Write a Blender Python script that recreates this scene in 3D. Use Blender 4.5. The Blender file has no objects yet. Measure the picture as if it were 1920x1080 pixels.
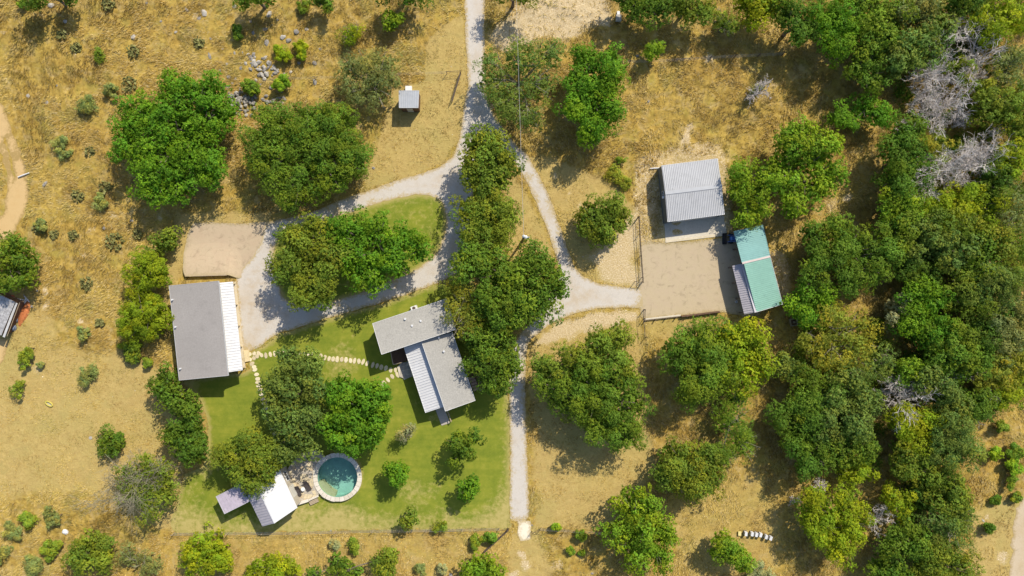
import bpy, math, random
import numpy as np
from mathutils import Vector
from mathutils.geometry import delaunay_2d_cdt

# ------------------------------------------------------------------ camera, sky, sun, exposure
S = 12.0                     # photograph pixels per metre on the ground
HC = 106.67                  # drone height in metres
scene = bpy.context.scene
col = scene.collection
cam_d = bpy.data.cameras.new('camera'); cam_d.sensor_width = 36; cam_d.lens = 24.0
cam_d.clip_start = 1; cam_d.clip_end = 3000
cam = bpy.data.objects.new('camera', cam_d); col.objects.link(cam)
cam.location = (0, 0, HC); cam.rotation_euler = (0, 0, 0)
scene.camera = cam

SUN_EL, SUN_AZ = math.radians(45), math.radians(35)      # azimuth clockwise from +Y (the top of the photograph)
world = bpy.data.worlds.new('World'); scene.world = world; world.use_nodes = True
wn = world.node_tree.nodes; wl = world.node_tree.links
sky = wn.new('ShaderNodeTexSky'); sky.sky_type = 'NISHITA'; sky.sun_disc = False
sky.sun_elevation = SUN_EL; sky.sun_rotation = SUN_AZ; sky.altitude = 400; sky.dust_density = 1.5
wl.new(sky.outputs[0], wn['Background'].inputs[0]); wn['Background'].inputs[1].default_value = 0.14
sun_d = bpy.data.lights.new('sun', 'SUN'); sun_d.energy = 4.8; sun_d.angle = math.radians(0.55); sun_d.color = (1.0, 0.92, 0.77)
sun = bpy.data.objects.new('sun', sun_d); col.objects.link(sun)
to_sun = Vector((math.cos(SUN_EL) * math.sin(SUN_AZ), math.cos(SUN_EL) * math.cos(SUN_AZ), math.sin(SUN_EL)))
sun.rotation_euler = to_sun.to_track_quat('Z', 'Y').to_euler(); sun.location = (40, 60, 80)
vs = scene.view_settings
vs.view_transform = 'Standard'; vs.look = 'None'; vs.gamma = 1; vs.use_curve_mapping = False; vs.exposure = 0.15
scene.cycles.max_bounces = 6; scene.cycles.diffuse_bounces = 3; scene.cycles.transparent_max_bounces = 8
scene.cycles.caustics_reflective = False; scene.cycles.caustics_refractive = False

# ------------------------------------------------------------------ helpers
rng = np.random.default_rng(7); random.seed(7)
def P(px, py, h=0.0):
    """plan position (metres) of a point at height h seen at photograph pixel (px, py)"""
    k = (1 - h / HC) / S
    return Vector(((px - 960) * k, (540 - py) * k, h))
def XY(pts): return np.array([[(p[0] - 960) / S, (540 - p[1]) / S] for p in pts], float)

_tab = np.random.default_rng(3).random((256, 256))
def vn(x, y, seed=0):
    x = np.asarray(x, float) + seed * 17.31; y = np.asarray(y, float) + seed * 5.77
    xi = np.floor(x).astype(int); yi = np.floor(y).astype(int)
    fx = x - xi; fy = y - yi
    fx = fx * fx * (3 - 2 * fx); fy = fy * fy * (3 - 2 * fy)
    a = _tab[xi & 255, yi & 255]; b = _tab[(xi + 1) & 255, yi & 255]
    c = _tab[xi & 255, (yi + 1) & 255]; d = _tab[(xi + 1) & 255, (yi + 1) & 255]
    return (a * (1 - fx) + b * fx) * (1 - fy) + (c * (1 - fx) + d * fx) * fy
def fbm(x, y, seed=0, o=3):
    s = 0; a = .5; t = 0
    for i in range(o):
        s = s + a * vn(x * 2 ** i, y * 2 ** i, seed + i * 3); t += a; a *= .5
    return s / t
def smooth(a, b, x):
    t = np.clip((x - a) / (b - a), 0, 1); return t * t * (3 - 2 * t)
def sdist(x, y, poly):
    """signed distance in metres to a polygon, negative inside"""
    x = np.asarray(x, float); y = np.asarray(y, float)
    d = np.full(x.shape, 1e9); ins = np.zeros(x.shape, bool)
    n = len(poly)
    for i in range(n):
        ax, ay = poly[i]; bx, by = poly[(i + 1) % n]
        ex, ey = bx - ax, by - ay
        L = ex * ex + ey * ey + 1e-12
        t = np.clip(((x - ax) * ex + (y - ay) * ey) / L, 0, 1)
        d = np.minimum(d, (x - ax - t * ex) ** 2 + (y - ay - t * ey) ** 2)
        if ay != by:
            c = ((ay > y) != (by > y)) & (x < ex * (y - ay) / (by - ay) + ax)
            ins ^= c
    d = np.sqrt(d)
    return np.where(ins, -d, d)

def wloc(o):
    v = Vector((0, 0, 0))
    while o is not None:
        v = v + o.location; o = o.parent
    return v
def tag(o, label=None, cat=None, group=None, kind=None):
    if label: o['label'] = label
    if cat: o['category'] = cat
    if group: o['group'] = group
    if kind: o['kind'] = kind
    return o
def empty(name, loc, label=None, cat=None, group=None):
    o = bpy.data.objects.new(name, None); col.objects.link(o); o.location = loc; o.empty_display_size = .3
    return tag(o, label, cat, group)
def mk(name, V, F, mat, parent=None, smooth_=False):
    """one mesh object; V in world coordinates"""
    off = wloc(parent)
    me = bpy.data.meshes.new(name)
    me.from_pydata([(v[0] - off.x, v[1] - off.y, v[2] - off.z) for v in V], [], F)
    me.update()
    o = bpy.data.objects.new(name, me); col.objects.link(o); o.parent = parent
    if mat: me.materials.append(mat)
    if smooth_: me.polygons.foreach_set('use_smooth', [True] * len(me.polygons))
    return o
def share(name, me, loc, parent=None, rz=0.0, sc=(1, 1, 1), rx=0, ry=0):
    o = bpy.data.objects.new(name, me); col.objects.link(o); o.parent = parent
    o.location = Vector(loc) - wloc(parent); o.rotation_euler = (rx, ry, rz); o.scale = sc
    return o
def tri_mesh(name, tris, cols, mat, parent=None):
    """fast mesh of loose triangles: tris (n,3,3) world coordinates, cols (n,3) one colour per face"""
    off = wloc(parent); n = len(tris)
    me = bpy.data.meshes.new(name)
    me.vertices.add(n * 3); me.loops.add(n * 3); me.polygons.add(n)
    v = (tris.reshape(-1, 3) - np.array(off)).astype(np.float32)
    me.vertices.foreach_set('co', v.ravel())
    me.loops.foreach_set('vertex_index', np.arange(n * 3, dtype=np.int32))
    me.polygons.foreach_set('loop_start', np.arange(0, n * 3, 3, dtype=np.int32))
    if cols is not None:
        at = me.attributes.new('tint', 'FLOAT_COLOR', 'FACE')
        c = np.ones((n, 4), np.float32); c[:, :3] = cols
        at.data.foreach_set('color', c.ravel())
    me.update(calc_edges=True)
    o = bpy.data.objects.new(name, me); col.objects.link(o); o.parent = parent
    me.materials.append(mat)
    return o

class MB:
    def __init__(s): s.V = []; s.F = []
    def add(s, V, F):
        n = len(s.V); s.V += [tuple(v) for v in V]; s.F += [tuple(i + n for i in f) for f in F]; return s
    def prism(s, top, bot):
        n = len(top)
        return s.add(list(top) + list(bot), [tuple(range(n)), tuple(range(2 * n - 1, n - 1, -1))] +
                     [(i, n + i, n + (i + 1) % n, (i + 1) % n) for i in range(n)])
    def obox(s, c, ux, uy, uz):
        """box from a centre and three half-axis vectors"""
        c, ux, uy, uz = map(Vector, (c, ux, uy, uz))
        top = [c + uz - ux - uy, c + uz + ux - uy, c + uz + ux + uy, c + uz - ux + uy]
        return s.prism(top, [p - 2 * uz for p in top])
    def box(s, x0, x1, y0, y1, z0, z1):
        return s.prism([(x0, y0, z1), (x1, y0, z1), (x1, y1, z1), (x0, y1, z1)], [(x0, y0, z0), (x1, y0, z0), (x1, y1, z0), (x0, y1, z0)])
    def bar(s, a, b, w, h):
        a, b = Vector(a), Vector(b); d = (b - a)
        L = d.length; d.normalize()
        up = Vector((0, 0, 1)) if abs(d.z) < .95 else Vector((1, 0, 0))
        sd = d.cross(up).normalized(); up = sd.cross(d)
        return s.obox((a + b) / 2, d * (L / 2), sd * (w / 2), up * (h / 2))
    def tube(s, pts, rad, n=6, cap=True):
        pts = [Vector(p) for p in pts]; m = len(pts)
        if not hasattr(rad, '__len__'): rad = [rad] * m
        V = []; F = []
        for i, p in enumerate(pts):
            d = (pts[min(i + 1, m - 1)] - pts[max(i - 1, 0)]).normalized()
            up = Vector((0, 0, 1)) if abs(d.z) < .9 else Vector((1, 0, 0))
            a = d.cross(up).normalized(); b = d.cross(a)
            for k in range(n):
                t = 2 * math.pi * k / n
                V.append(p + (a * math.cos(t) + b * math.sin(t)) * rad[i])
        for i in range(m - 1):
            for k in range(n):
                F.append((i * n + k, i * n + (k + 1) % n, (i + 1) * n + (k + 1) % n, (i + 1) * n + k))
        if cap: F += [tuple(range(n - 1, -1, -1)), tuple(range((m - 1) * n, m * n))]
        return s.add(V, F)
    def lathe(s, c, prof, n=16):
        c = Vector(c); V = []; F = []; m = len(prof)
        for r, z in prof:
            for k in range(n):
                t = 2 * math.pi * k / n; V.append(c + Vector((r * math.cos(t), r * math.sin(t), z)))
        for i in range(m - 1):
            for k in range(n): F.append((i * n + k, i * n + (k + 1) % n, (i + 1) * n + (k + 1) % n, (i + 1) * n + k))
        F += [tuple(range(n - 1, -1, -1)), tuple(range((m - 1) * n, m * n))]
        return s.add(V, F)
    def build(s, name, mat, parent=None, smooth_=False): return mk(name, s.V, s.F, mat, parent, smooth_)
    def mesh(s, name, mat):
        me = bpy.data.meshes.new(name); me.from_pydata(s.V, [], s.F); me.update(); me.materials.append(mat); return me

# ------------------------------------------------------------------ materials
class NT:
    def __init__(s, name):
        s.m = bpy.data.materials.new(name); s.m.use_nodes = True
        s.t = s.m.node_tree; s.b = s.t.nodes['Principled BSDF']; s.out = s.t.nodes['Material Output']
        s.co = s.new('ShaderNodeNewGeometry').outputs['Position']
    def new(s, k, **kw):
        n = s.t.nodes.new(k)
        for a, v in kw.items(): setattr(n, a, v)
        return n
    def put(s, sock, v):
        if isinstance(v, bpy.types.NodeSocket): s.t.links.new(v, sock)
        elif isinstance(v, (tuple, list)) and len(v) == 3 and sock.type == 'RGBA': sock.default_value = (*v, 1)
        else: sock.default_value = v
    def noise(s, scale, detail=3, rough=.55, co=None, dist=0, stretch=None):
        n = s.new('ShaderNodeTexNoise'); c = co or s.co
        if stretch:
            mp = s.new('ShaderNodeMapping'); s.put(mp.inputs[0], c); mp.inputs['Rotation'].default_value = (0, 0, stretch[2])
            mp.inputs['Scale'].default_value = (stretch[0], stretch[1], 1); c = mp.outputs[0]
        s.put(n.inputs['Vector'], c); n.inputs['Scale'].default_value = scale
        n.inputs['Detail'].default_value = detail; n.inputs['Roughness'].default_value = rough; n.inputs['Distortion'].default_value = dist
        return n.outputs['Fac']
    def ramp(s, f, stops):
        r = s.new('ShaderNodeValToRGB'); s.put(r.inputs[0], f); e = r.color_ramp.elements
        while len(e) > 1: e.remove(e[-1])
        for i, (p, c) in enumerate(stops):
            el = e[0] if i == 0 else e.new(p)
            el.position = p; el.color = (*c, 1) if len(c) == 3 else c
        return r.outputs[0]
    def val(s, f, a, b, lo=0.0, hi=1.0):
        r = s.new('ShaderNodeMapRange'); s.put(r.inputs[0], f)
        for i, v in enumerate((a, b, lo, hi)): r.inputs[i + 1].default_value = v
        return r.outputs[0]
    def mix(s, f, a, b, mode='MIX'):
        m = s.new('ShaderNodeMix', data_type='RGBA', blend_type=mode)
        s.put(m.inputs[0], f); s.put(m.inputs[6], a); s.put(m.inputs[7], b); return m.outputs[2]
    def math(s, op, a, b=0.0):
        m = s.new('ShaderNodeMath', operation=op); s.put(m.inputs[0], a); s.put(m.inputs[1], b); return m.outputs[0]
    def attr(s, name): return s.new('ShaderNodeAttribute', attribute_name=name)
    def bump(s, h, strength=.5, dist=.05):
        b = s.new('ShaderNodeBump'); s.put(b.inputs['Height'], h); b.inputs['Strength'].default_value = strength; b.inputs['Distance'].default_value = dist
        s.put(s.b.inputs['Normal'], b.outputs[0])
    def fin(s, c, rough=.9, metal=0.0, spec=.3):
        s.put(s.b.inputs['Base Color'], c); s.put(s.b.inputs['Roughness'], rough); s.b.inputs['Metallic'].default_value = metal
        s.b.inputs['Specular IOR Level'].default_value = spec
        return s.m

def speckle(name, c, var=.25, scale=6, rough=.9, big=.4, bump=.3, metal=0, spec=.3):
    t = NT(name)
    f = t.noise(scale, 4, .65); g = t.noise(big, 3)
    a = tuple(v * (1 - var) for v in c); b = tuple(min(1, v * (1 + var)) for v in c)
    k = t.ramp(f, [(.3, a), (.7, b)])
    k = t.mix(t.val(g, .35, .65, 0, .35), k, tuple(v * .78 for v in c)); k = t.mix(t.val(t.noise(big * 4, 4, .7), .56, .72, 0, .3), k, tuple(v * .62 for v in c))
    if bump: t.bump(f, bump, .03)
    return t.fin(k, rough, metal, spec)

def leaf_material():
    t = NT('leaf'); a = t.attr('tint').outputs['Color']
    t.put(t.b.inputs['Base Color'], a); t.b.inputs['Roughness'].default_value = .6; t.b.inputs['Specular IOR Level'].default_value = .12
    tr = t.new('ShaderNodeBsdfTranslucent'); t.put(tr.inputs[0], t.mix(1, a, (1.0, 1.15, .6), 'MULTIPLY'))
    mx = t.new('ShaderNodeMixShader'); mx.inputs[0].default_value = .36
    t.put(mx.inputs[1], t.b.outputs[0]); t.put(mx.inputs[2], tr.outputs[0]); t.put(t.out.inputs[0], mx.outputs[0])
    return t.m
M_LEAF = leaf_material()
def blade_material():
    t = NT('dry_blade'); return t.fin(t.attr('tint').outputs['Color'], .8, 0, .15)
M_BLADE = blade_material()
M_BARK = speckle('bark', (.16, .13, .10), .4, 9, .95)
M_DEAD = speckle('dead_wood', (.66, .60, .56), .25, 7, .95)
M_TWIG = speckle('pale_bark', (.25, .225, .16), .3, 7, .95)
M_ROCK = speckle('limestone', (.27, .25, .225), .35, 3.5, .95, .8, .8)
M_PALE = speckle('pale_limestone', (.42, .39, .345), .16, 3, .9, .9, .5)
M_SHIN = speckle('grey_shingle', (.365, .35, .32), .22, 5.5, .95, .25, .35)
M_SHIN2 = speckle('warm_grey_shingle', (.33, .305, .285), .12, 5, .95, .18, .2)
M_WHITE = speckle('white_metal', (.64, .64, .655), .05, 3, .65, .3, 0, 0, .2)
M_GREYM = speckle('grey_metal', (.50, .505, .52), .06, 2, .75, .3, 0, 0, .15)
M_LILAC = speckle('weathered_shaded_metal', (.42, .40, .44), .12, 2.2, .75, .3, 0, 0, .15)
M_TEAL = speckle('teal_metal', (.24, .43, .41), .07, 2, .75, .3, 0, 0, .15)
M_MINT = speckle('mint_metal', (.27, .48, .40), .06, 2, .75, .3, 0, 0, .15)
M_TRIM = speckle('white_trim', (.72, .72, .72), .04, 4, .5, .3, 0)
M_BLUEG = speckle('slate_siding', (.12, .15, .18), .12, 2.5, .6)
M_STUCCO = speckle('stone_wall', (.44, .39, .31), .2, 3, .95)
M_WOOD = speckle('weathered_timber', (.40, .32, .22), .22, 6, .9)
M_DWOOD = speckle('dark_timber', (.14, .08, .05), .3, 5, .8)
M_CONC = speckle('concrete', (.60, .54, .44), .12, 4, .95, .35)
M_STEEL = speckle('rusty_steel', (.10, .075, .06), .3, 8, .75)
M_BLACK = speckle('black_rubber', (.03, .03, .032), .2, 8, .8)
M_BLUE = speckle('blue_paint', (.05, .14, .42), .1, 4, .35, .5, 0, 0, .5)
M_YEL = speckle('yellow_paint', (.50, .42, .09), .1, 5, .6)
M_RED = speckle('red_paint', (.55, .07, .04), .15, 5, .6)
M_FABRIC = speckle('dark_mesh_fabric', (.06, .05, .05), .2, 9, .9)
M_DOOR = speckle('door_paint', (.55, .53, .48), .06, 3, .6)
M_WIRE = speckle('wire', (.55, .53, .50), .1, 3, .5, .5, 0, .5)
M_ORANGE = speckle('rust_soil', (.50, .17, .06), .25, 4, .95, .8, .6)
def glass_mat():
    t = NT('window_glass'); return t.fin((.03, .035, .04), .08, 0, .6)
M_GLASS = glass_mat()
def plain_wood_pole():
    return speckle('pole_timber', (.20, .14, .10), .25, 4, .9)
M_POLE = plain_wood_pole()

# ------------------------------------------------------------------ outlines of the place (photograph pixels on the ground)
DRIVE = [(872,-60),(906,-60),(908,60),(908,130),(912,180),(925,212),(945,242),(972,276),(986,288),(1002,312),(1020,347),(1036,385),(1050,425),(1063,465),
  (1078,502),(1096,520),(1130,533),(1170,538),(1201,541),(1204,560),(1206,577),(1170,577),(1120,579),(1080,587),(1045,602),(1012,622),(990,645),(985,690),(985,760),
  (988,860),(991,970),(957,971),(957,860),(955,740),(953,680),(962,645),(990,608),(1018,570),(1042,532),(1046,500),(1038,465),(1026,430),(1010,392),
  (996,358),(978,325),(962,302),(938,286),(914,286),(897,315),(888,350),(886,400),(883,440),(878,482),(862,508),(830,527),(813,533),(780,545),(747,557),(680,577),(613,597),(563,613),
  (523,624),(490,648),(470,657),(456,657),(449,610),(445,560),(443,528),(446,514),(458,500),(476,480),(490,450),(496,428),(500,417),
  (520,413),(560,405),(600,392),(640,375),(690,357),(740,340),(790,325),(825,312),(850,290),(862,260),(866,230),(870,195),(878,160),(876,120),(873,60)]
ISLAND = [(518,520),(533,560),(563,571),(613,567),(667,553),(713,533),(773,510),(800,490),(820,473),(830,447),(838,420),(833,387),(820,370),(780,365),(730,375),
  (680,390),(640,403),(607,413),(563,427),(530,440),(515,460),(513,493)]
LAWN = [(472,659),(492,651),(524,626),(564,615),(614,599),(681,579),(748,559),(814,535),(834,530),(864,511),(880,520),(905,560),(935,600),(952,640),(952,680),(954,740),(956,860),
  (956,960),(952,990),(800,992),(560,996),(328,999),(334,940),(345,890),(385,870),(390,800),(376,750),(345,716),(440,700),(466,690),(470,668)]
PAD = [(362,420),(400,417),(450,419),(505,416),(512,440),(500,460),(486,490),(468,508),(450,522),(428,515),(390,516),(350,517),(346,480),(350,445)]
YARD = [(1200,455),(1246,455),(1300,452),(1366,444),(1378,436),(1400,480),(1425,590),(1345,585),(1270,592),(1208,598),(1200,580),(1194,560),(1196,540),(1200,500)]
TRACK = [(-60,130),(-20,168),(2,194),(20,235),(36,275),(46,310),(52,345),(51,375),(44,405),(30,430),(10,450),(-40,480),(-60,470),(-40,435),(0,408),(10,382),(13,345),(10,315),(0,288),(-30,240),(-60,215)]
TRACK2 = [(1925,925),(1908,950),(1900,990),(1896,1030),(1895,1120),(1960,1120),(1960,900)]
CHALK = [(972,976),(992,976),(996,984),(995,1005),(990,1012),(976,1014),(970,1000),(971,985)]
SAND = [(-40,640),(10,636),(18,642),(12,660),(4,680),(-40,720)]
SHEETS = [XY(p) for p in (DRIVE, LAWN, ISLAND, PAD, YARD, TRACK, TRACK2, CHALK, SAND)]

def jitter(poly, amp=.12, step=.45, seed=0):
    """closed polygon in metres: rounded, re-sampled, slightly ragged"""
    p = np.array(poly, float); n = len(p); out = []
    for i in range(n):
        p0, p1, p2, p3 = p[i - 1], p[i], p[(i + 1) % n], p[(i + 2) % n]
        k = max(1, int(np.linalg.norm(p2 - p1) / step))
        for j in range(k):
            t = j / k
            q = .5 * ((2 * p1) + (p2 - p0) * t + (2 * p0 - 5 * p1 + 4 * p2 - p3) * t * t + (3 * p1 - p0 - 3 * p2 + p3) * t ** 3)
            lin = p1 + (p2 - p1) * t
            q = .6 * q + .4 * lin
            out.append(q)
    out = np.array(out)
    out[:, 0] += amp * 2 * (fbm(out[:, 0] * 1.3, out[:, 1] * 1.3, seed + 1) - .5) * 2
    out[:, 1] += amp * 2 * (fbm(out[:, 0] * 1.3, out[:, 1] * 1.3, seed + 2) - .5) * 2
    return out

def sheet(name, polys, holes, z, mat, amp=.12, step=.45, inner=1.2, zf=None, skirt=0, seed=0, extra=None, parent=None):
    """flat sheet with an 'edge' attribute: metres from its border"""
    loops = [jitter(XY(p), amp, step, seed + i) for i, p in enumerate(polys)]
    hl = [jitter(XY(p), amp, step, seed + 20 + i) for i, p in enumerate(holes)]
    pts = []; edges = []
    for L in loops + hl:
        b = len(pts); pts += [tuple(q) for q in L]; edges += [(b + i, b + (i + 1) % len(L)) for i in range(len(L))]
    allp = np.array(pts); lo = allp.min(0); hi = allp.max(0)
    def inside(x, y):
        d = np.full(np.shape(x), 1e9)
        for L in loops: d = np.minimum(d, sdist(x, y, L))
        for L in hl: d = np.maximum(d, -sdist(x, y, L))
        return d
    gx, gy = np.meshgrid(np.arange(lo[0], hi[0], inner), np.arange(lo[1], hi[1], inner))
    gx = gx.ravel() + rng.uniform(-.2, .2, gx.size) * inner; gy = gy.ravel() + rng.uniform(-.2, .2, gy.size) * inner
    ok = inside(gx, gy) < -step * .6
    pts += list(zip(gx[ok], gy[ok]))
    v, e, f, *_ = delaunay_2d_cdt([Vector(p) for p in pts], edges, [], 0, 1e-5)
    va = np.array([(q.x, q.y) for q in v]); fa = np.array(f)
    cen = va[fa].mean(1)
    keep = inside(cen[:, 0], cen[:, 1]) < 0
    fa = fa[keep]
    d = np.clip(-inside(va[:, 0], va[:, 1]), 0, 5)
    zz = np.full(len(va), z) if zf is None else z + zf(va[:, 0], va[:, 1])
    V = [(a[0], a[1], c) for a, c in zip(va, zz)]; F = [tuple(map(int, t)) for t in fa]
    dd = list(d)
    if skirt:
        from collections import Counter
        c = Counter()
        for t in F:
            for a, b in ((t[0], t[1]), (t[1], t[2]), (t[2], t[0])): c[(min(a, b), max(a, b))] += 1
        bot = {}
        for (a, b), k in list(c.items()):
            if k == 1:
                for q in (a, b):
                    if q not in bot: bot[q] = len(V); V.append((V[q][0], V[q][1], -skirt)); dd.append(0)
                F.append((a, b, bot[b], bot[a]))
    o = mk(name, V, F, mat, parent)
    at = o.data.attributes.new('edge', 'FLOAT', 'POINT'); at.data.foreach_set('value', np.array(dd, np.float32))
    if extra is not None:
        va3 = np.array(V); at = o.data.attributes.new('dry', 'FLOAT', 'POINT')
        at.data.foreach_set('value', extra(va3[:, 0], va3[:, 1]).astype(np.float32))
    tag(o, kind='structure')
    return o

# ------------------------------------------------------------------ ground zones
MOWN = [([(-80,640),(60,640),(150,655),(250,655),(318,712),(340,770),(332,820),(345,880),(328,1000),(250,965),(150,925),(60,930),(-80,945)], 2.2, 1.0),
  ([(800,75),(830,48),(868,30),(872,120),(876,180),(866,250),(835,300),(760,335),(690,352),(676,330),(700,300),(716,240),(735,170),(798,150)], .5, 1.0),
  ([(985,290),(1010,290),(1095,318),(1160,352),(1196,400),(1198,540),(1100,525),(1070,480),(1045,400)], 1.0, .95),
  ([(965,315),(1000,390),(1035,465),(1020,540),(960,500),(935,400)], 1.0, .9),
  ([(990,650),(1040,605),(1200,580),(1212,720),(1225,880),(1150,990),(1000,988),(960,1000),(940,1100),(1040,1100),(1010,1000)], 1.2, 1.0),
  ([(330,398),(512,398),(500,420),(360,424),(345,515),(335,520),(318,640),(300,600),(316,500)], .8, .9),
  ([(1230,945),(1300,905),(1460,880),(1480,1000),(1450,1100),(1280,1100)], 2.5, .5),
  ([(1825,965),(1900,930),(1940,930),(1940,1120),(1815,1120)], 1.5, .9),
  ([(318,1000),(955,992),(960,1100),(310,1100)], 1.2, .45),
  ([(-20,540),(60,540),(110,600),(100,700),(-60,720)], 1.5, .7),
  ([(1200,595),(1345,590),(1340,620),(1215,640)], .8, .6)]
BARE = [([(918,62),(950,30),(990,-10),(1040,-60),(1150,-60),(1142,45),(1070,70),(1000,85),(940,98)], 1.2, 1.0),
  ([(1183,305),(1220,287),(1290,269),(1356,266),(1366,300),(1376,440),(1260,460),(1196,458),(1190,380)], .5, .6),
  ([(1000,648),(1045,606),(1100,588),(1200,580),(1198,602),(1120,612),(1040,640)], .7, .9),
  ([(1098,480),(1150,440),(1196,400),(1198,535),(1130,530)], 1.2, .75),
  ([(1290,225),(1305,230),(1292,268),(1275,268)], .4, .9), ([(1430,470),(1470,470),(1490,560),(1475,600),(1450,560)], 1.2, .6)]
SPOTS = [(85,545,14,.9),(88,572,12,.9),(150,601,9,.8),(158,478,7,.7),(70,690,18,.5),(978,1040,12,.9),(985,1060,16,.8),(1045,1060,18,.6),(965,1078,14,.9),(200,990,10,.3),(1330,112,14,.8),
  (1310,1090,20,.4),(1560,385,22,.7),(1590,372,12,.8),(1450,165,10,.6),(1070,360,6,.8),(1085,385,9,.7),(1040,330,5,.6),(300,410,12,.7),(210,400,12,.6),(170,430,10,.6),(900,45,8,.5),(1230,95,9,.4),
  (1880,1045,20,.7),(1850,970,8,.7),(350,20,12,.5),(250,65,9,.7),(370,30,12,.6),(10,60,6,.6),(15,150,8,.6),(380,120,10,.4),(1110,640,9,.5),(945,740,10,.5),(1300,925,12,.3)]
TREES_XY = []        # filled by the tree table below: plan circles used for leaf litter
_mown = [(XY(p), s, a) for p, s, a in MOWN]; _bare = [(XY(p), s, a) for p, s, a in BARE]
def zones(x, y):
    n = fbm(x * .35, y * .35, 11) - .5; n2 = fbm(x * 1.5, y * 1.5, 12) - .5
    R = np.zeros(x.shape); G = np.zeros(x.shape)
    for p, s, a in _mown:
        R = np.maximum(R, a * smooth(s, -s, sdist(x, y, p) + n * 1.4 * min(s, 1.5) + n2 * .5))
    for p, s, a in _bare:
        G = np.maximum(G, a * smooth(s, -s, sdist(x, y, p) + n * 3 * min(s, 1) + n2 * 1.0))
    for px, py, r, a in SPOTS:
        d = np.hypot(x - (px - 960) / S, y - (540 - py) / S)
        G = np.maximum(G, a * smooth(r / S, r / S * .2, d + n2 * 1.2))
    return R, G
def sheet_dist(x, y):
    d = np.full(x.shape, 1e9)
    for p in SHEETS: d = np.minimum(d, sdist(x, y, p))
    return d
def ground_z(x, y):
    R, G = zones(x, y)
    w = smooth(.3, 2.5, sheet_dist(x, y)) * (1 - .85 * R)
    hole = np.hypot(x - (632.5 - 960) / S * .9944, y - (540 - 895) / S * .9944) < 3.45
    return np.where(hole, -2.2, 1) * np.where(hole, 1, w) * np.where(hole, 1, (fbm(x * .25, y * .25, 31) - .45) * .5 + (fbm(x * 1.1, y * 1.1, 32, 2) - .45) * .22)

def ground_material():
    t = NT('ground')
    z = t.new('ShaderNodeSeparateColor'); t.put(z.inputs[0], t.attr('zone').outputs['Color'])
    R, G, B = z.outputs[0], z.outputs[1], z.outputs[2]
    n1 = t.noise(.16, 3, .6); n2 = t.noise(1.1, 4, .65, dist=.6); n3 = t.noise(5, 3, .7)
    wild = t.ramp(n2, [(.28, (.19, .130, .030)), (.45, (.36, .26, .060)), (.62, (.50, .365, .092)), (.8, (.60, .46, .16))])
    wild = t.mix(t.val(n1, .35, .65, 0, .6), wild, t.ramp(n2, [(.3, (.29, .18, .040)), (.7, (.52, .345, .090))]))
    wild = t.mix(t.val(t.noise(.3, 3, .6), .52, .68, 0, .45), wild, (.34, .31, .07))
    wild = t.mix(t.val(t.noise(.55, 5, .7, dist=.7), .5, .66, 0, .55), wild, (.47, .375, .20)); wild = t.mix(t.val(t.noise(.8, 5, .75), .54, .66, 0, .6), wild, (.24, .19, .065))
    wild = t.mix(t.val(n3, .3, .7, .0, .35), wild, (.62, .47, .22), 'MULTIPLY')
    fine = t.noise(9, 3, .75)
    mown = t.ramp(n2, [(.25, (.31, .220, .068)), (.5, (.41, .30, .096)), (.75, (.51, .385, .14))])
    mown = t.mix(t.val(n1, .4, .62, 0, .55), mown, t.ramp(t.noise(.6, 4, .6, dist=1), [(.3, (.35, .225, .075)), (.7, (.49, .36, .135))]))
    mown = t.mix(t.val(t.noise(.11, 3, .55), .5, .66, 0, .55), mown, (.32, .285, .085)); mown = t.mix(t.val(t.noise(.45, 5, .7, dist=.8), .50, .64, 0, .65), mown, (.33, .265, .085))
    mown = t.mix(t.val(fine, .35, .7, 0, .6), mown, (.56, .43, .17)); mown = t.mix(t.val(t.noise(3.2, 4, .75), .5, .66, 0, .55), mown, (.33, .22, .075))
    mown = t.mix(t.val(t.noise(2.2, 3, .7, stretch=(.35, 1.6, .5)), .52, .68, 0, .35), mown, (.33, .22, .09))
    bare = t.ramp(t.noise(5.0, 5, .78), [(.33, (.38, .27, .14)), (.5, (.54, .42, .25)), (.66, (.72, .61, .42))])
    c = t.mix(t.val(t.math('ADD', R, t.val(n3, .3, .7, -.2, .2)), .3, .7), wild, mown)
    c = t.mix(t.val(t.math('ADD', G, t.val(n3, .3, .7, -.3, .3)), .3, .8, 0, .92), c, bare)
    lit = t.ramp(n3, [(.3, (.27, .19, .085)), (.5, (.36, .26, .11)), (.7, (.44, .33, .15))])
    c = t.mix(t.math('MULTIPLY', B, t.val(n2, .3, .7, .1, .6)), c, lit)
    t.bump(t.math('ADD', t.math('MULTIPLY', n2, .7), t.math('MULTIPLY', fine, .4)), .7, .18)
    return t.fin(c, .95, 0, .1)
def gravel_material(name, a, b, edge_c, tracks=.25, dirt=(.44, .33, .20)):
    t = NT(name); e = t.attr('edge').outputs['Fac']
    n2 = t.noise(.8, 5, .72, dist=1.2); f = t.noise(11, 3, .75); n1 = t.noise(.28, 3, .6)
    c = t.mix(t.val(f, .25, .75), a, b)
    c = t.mix(t.val(n2, .53, .68, 0, tracks), c, tuple(v * .66 for v in a))
    c = t.mix(t.val(n1, .5, .7, 0, .35), c, dirt)
    mid = t.math('MULTIPLY', t.val(e, 1.0, 1.5), t.val(t.noise(.9, 4, .7), .42, .62, 0, .38)); c = t.mix(mid, c, dirt)
    k = t.val(t.math('ADD', e, t.val(t.noise(2.4, 4, .7), .25, .75, -.45, .45)), .05, .5, 1, 0)
    c = t.mix(k, c, t.mix(f, edge_c, tuple(v * .7 for v in edge_c)))
    t.bump(f, .5, .03)
    return t.fin(c, .95, 0, .15)
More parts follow.
